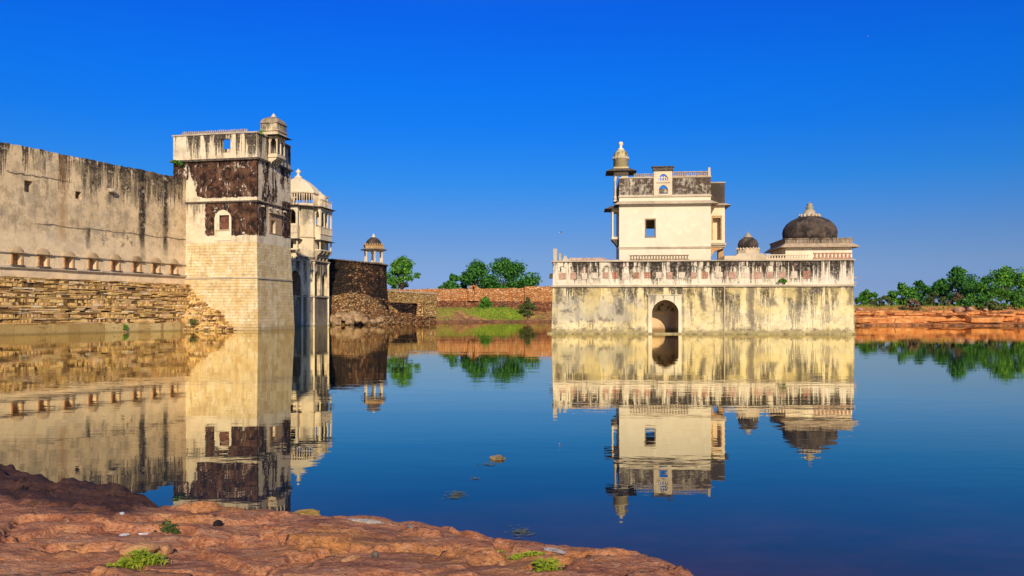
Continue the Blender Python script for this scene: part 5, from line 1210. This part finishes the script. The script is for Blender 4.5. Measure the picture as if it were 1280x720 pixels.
x = WF.fx(241, -1.7); wx_, wy_ = TF.world(TF.fx(243, -2.7), -2.7); wall_plant('yellowish weed on the ruined steps below the square tower', (wx_, wy_, .9), .7, 160, 4, L_olive, .1)
x = TF.fx(326, 1.0); wx_, wy_ = TF.world(-.1, 1.1); wall_plant('green weed on the square tower roof beside the balcony kiosk', (wx_, wy_, ZP + .2), .5, 90, 5, leaf=.12)

# ================================================================== foreground small things
def pebble(label, px, py, r, seed, mat, cat='stone', zz=None, name='loose_stone', group=None):
    Y = 1950.0 / (py - HOR); Y *= (CAM_H - .17) / CAM_H; x = (px - 640) / 1000 * Y
    b = MB(); b.rock((0, 0, 0), r, seed, 2, rough=.35); o = b.build(name, mat); o.location = (x, Y, rock_h(x, Y) + r[2] * .35); o.rotation_euler = (0, 0, seed)
    return tag(o, label, cat, group)
M_blk = solid('black_stone', (.02, .014, .012), .4, 8); M_wst = solid('white_stone', (.72, .66, .6), .3, 8); M_rst = solid('orange_stone', (.5, .24, .1), .4, 6)
GF = 'loose stones on the shore rock'
pebble('flat white stone on the shore rock left of the dark crack', 155, 659, (.06, .03, .015), 1, M_wst, group=GF)
pebble('left one of two flat white chips on the red rock', 153, 643, (.05, .025, .012), 2, M_wst, group=GF)
pebble('right one of two thin white chips by the grass tuft', 178, 657.5, (.07, .025, .012), 3, M_wst, group=GF)
pebble('black stone in the notch of the red rock edge', 272, 648, (.045, .04, .045), 4, M_blk, group=GF)
pebble('pale chip at the water edge of the red rock', 512, 658, (.07, .035, .015), 5, solid('grey_chip', (.42, .36, .3), .4, 8), group=GF)
pebble('long whitish chip lying along the water edge', 455, 652, (.22, .03, .02), 6, solid('buff_chip', (.5, .42, .33), .4, 8), group=GF)
pebble('flat orange stone near the bottom edge of the rock', 440, 705, (.10, .04, .03), 7, M_rst, group=GF)
pebble('small dark stone right of the flat orange stone', 469, 702, (.035, .03, .035), 8, M_darktrim, group=GF)
pebble('tiny brown stone near the right grass tuft', 627, 706, (.035, .025, .025), 9, M_rst, group=GF)
pebble('orange stone behind the yellow green grass tuft', 175, 682, (.16, .06, .06), 10, M_rst, group=GF)
pebble('pale stone at the right of the left grass tuft', 208, 684, (.06, .05, .05), 11, M_rst, group=GF)
pebble('whitish flat stone at the water by the right tuft', 693, 685, (.12, .035, .02), 12, solid('pale_chip', (.5, .4, .34), .4, 8), group=GF)
L_tuft = leaf_material('tuft_leaf', (.16, .22, .012), (.28, .36, .02), (.48, .46, .04))
def tuft(label, px, py, w_, d_, h_, n, seed, mat=None):
    rg = random.Random(seed); Y = (CAM_H - .17) * 1000 / (py - HOR); x = (px - 640) / 1000 * Y
    o = thing('grass_tuft', label, 'grass tuft', (x, Y, 0)); b = MB()
    for _ in range(n):
        u, v = rg.gauss(0, .42) * w_, rg.gauss(0, .4) * d_; z = rock_h(x + u, Y + v); hh = h_ * rg.uniform(.4, 1.2) * math.exp(-(u / w_) ** 2)
        a = rg.uniform(0, 6.28); lx, ly = rg.uniform(-.9, .9) * hh, rg.uniform(-.9, .9) * hh; dx, dy = math.cos(a) * .004, math.sin(a) * .004
        b.add([(u - dx, v - dy, z), (u + dx, v + dy, z), (u + lx * .5 + dx, v + ly * .5 + dy, z + hh * .7), (u + lx * .5 - dx, v + ly * .5 - dy, z + hh * .7), (u + lx, v + ly, z + hh)], [(0, 1, 2, 3), (3, 2, 4)])
        if rg.random() < .6:
            p = Vector((u + lx * .6, v + ly * .6, z + hh * .75)); q = rg.uniform(.008, .018); b.add([tuple(p + Vector((q, 0, 0))), tuple(p + Vector((0, q, q * .5))), tuple(p - Vector((q, 0, 0))), tuple(p - Vector((0, q, 0)))], [(0, 1, 2, 3)])
    b.build('blades', mat or L_tuft, o, norm=False)
tuft('yellow green grass tuft on the red rock at lower left', 175, 699, .19, .09, .085, 520, 1)
tuft('small dull green tuft on the rock above the larger tuft', 212, 655, .09, .05, .05, 260, 2, L_olive)
tuft('bright green grass tuft at the bottom of the picture', 684, 712, .095, .09, .10, 380, 3)
tuft('sparse yellow grass patch on the rock by the bright tuft', 655, 694, .16, .05, .03, 240, 4)
# floating things
def float_rock(label, px, py, r, seed, mat, name, cat):
    Y = 1950.0 / (py - HOR); x = (px - 640) / 1000 * Y; b = MB(); b.rock((0, 0, 0), r, seed, 2, .35); o = b.build(name, mat); o.location = (x, Y, r[2] * .15); o.rotation_euler = (0, 0, R(-12)); return tag(o, label, cat)
float_rock('tan stone breaking the water surface in mid lake', 621, 573.5, (.13, .09, .05), 3, solid('tan_wet_stone', (.4, .27, .13), .5, 8), 'water_stone', 'stone')
float_rock('orange brown stone just above water beside the shore rock', 384, 643, (.16, .09, .04), 6, solid('ochre_wet_stone', (.48, .28, .06), .4, 8), 'water_stone', 'stone')
M_weed = leaf_material('water_weed', (.06, .08, .04), (.14, .15, .08), (.3, .3, .2))
def weed(label, px, py, w_, d_, n, seed):
    rg = random.Random(seed); Y = 1950.0 / (py - HOR); x = (px - 640) / 1000 * Y; b = MB()
    for _ in range(n):
        u, v = rg.gauss(0, .45) * w_, rg.gauss(0, .4) * d_; a = rg.gauss(.5, .8); l_ = rg.uniform(.015, .06); c, s = math.cos(a), math.sin(a); t = rg.uniform(.003, .008); z = .004 + rg.uniform(0, .006)
        b.add([(u - c * l_, v - s * l_, z), (u + s * t, v - c * t, z + .002), (u + c * l_, v + s * l_, z), (u - s * t, v + c * t, z + .002)], [(0, 1, 2, 3)])
    o = b.build('floating_weed', M_weed, norm=False); o.location = (x, Y, 0); tag(o, label, 'water weed', 'floating weed patches')
weed('pale patch of floating weed left of centre on dark water', 570, 619, .10, .22, 90, 1)
weed('thin floating weed near the shore rock at bottom centre', 652, 666, .10, .20, 60, 2)
weed('sparse weed just under the tan stone in the lake', 612, 581, .16, .12, 26, 3)
weed('faint weed between the tan stone and the pale patch', 593, 599, .06, .10, 14, 4)
# birds
M_bird = solid('dark_feather', (.03, .028, .03), .3, 20); M_belly = solid('pale_feather', (.6, .58, .55), .2, 20)
def bird(label, px, py, Y, span):
    x, y, z = at(px, py, Y); o = thing('bird', label, 'bird', (x, y, z), R(25), 'birds in the sky')
    b = MB(); k = span
    pts = [(-.42 * k, 0, -.01 * k), (-.28 * k, 0, 0), (-.1 * k, 0, .01 * k), (.1 * k, 0, .02 * k), (.2 * k, 0, .045 * k), (.27 * k, 0, .04 * k), (.33 * k, 0, .03 * k)]
    b.tube(pts, [.02 * k, .03 * k, .07 * k, .075 * k, .045 * k, .045 * k, .008 * k], 8)
    b.add([(-.3 * k, -.02 * k, 0), (-.3 * k, .02 * k, 0), (-.52 * k, .09 * k, -.01 * k), (-.52 * k, -.09 * k, -.01 * k)], [(0, 1, 2, 3)])
    b.build('body', M_belly, o)
    for s in (-1, 1):
        b = MB(); b.add([(.12 * k, s * .05 * k, .04 * k), (.16 * k, s * .25 * k, .16 * k), (.02 * k, s * .5 * k, .2 * k), (-.08 * k, s * .28 * k, .15 * k), (-.1 * k, s * .05 * k, .03 * k)], [(0, 1, 2, 3, 4)])
        b.add([(.12 * k, s * .05 * k, .05 * k), (.16 * k, s * .25 * k, .168 * k), (.02 * k, s * .5 * k, .203 * k), (-.08 * k, s * .28 * k, .158 * k), (-.1 * k, s * .05 * k, .04 * k)], [(4, 3, 2, 1, 0)]); b.build('wing', M_bird, o)
bird('dark bird flying low left of the lake palace', 700.5, 291, 60, .42)
bird('tiny distant bird high in the sky at upper right', 1085, 45, 110, .38)
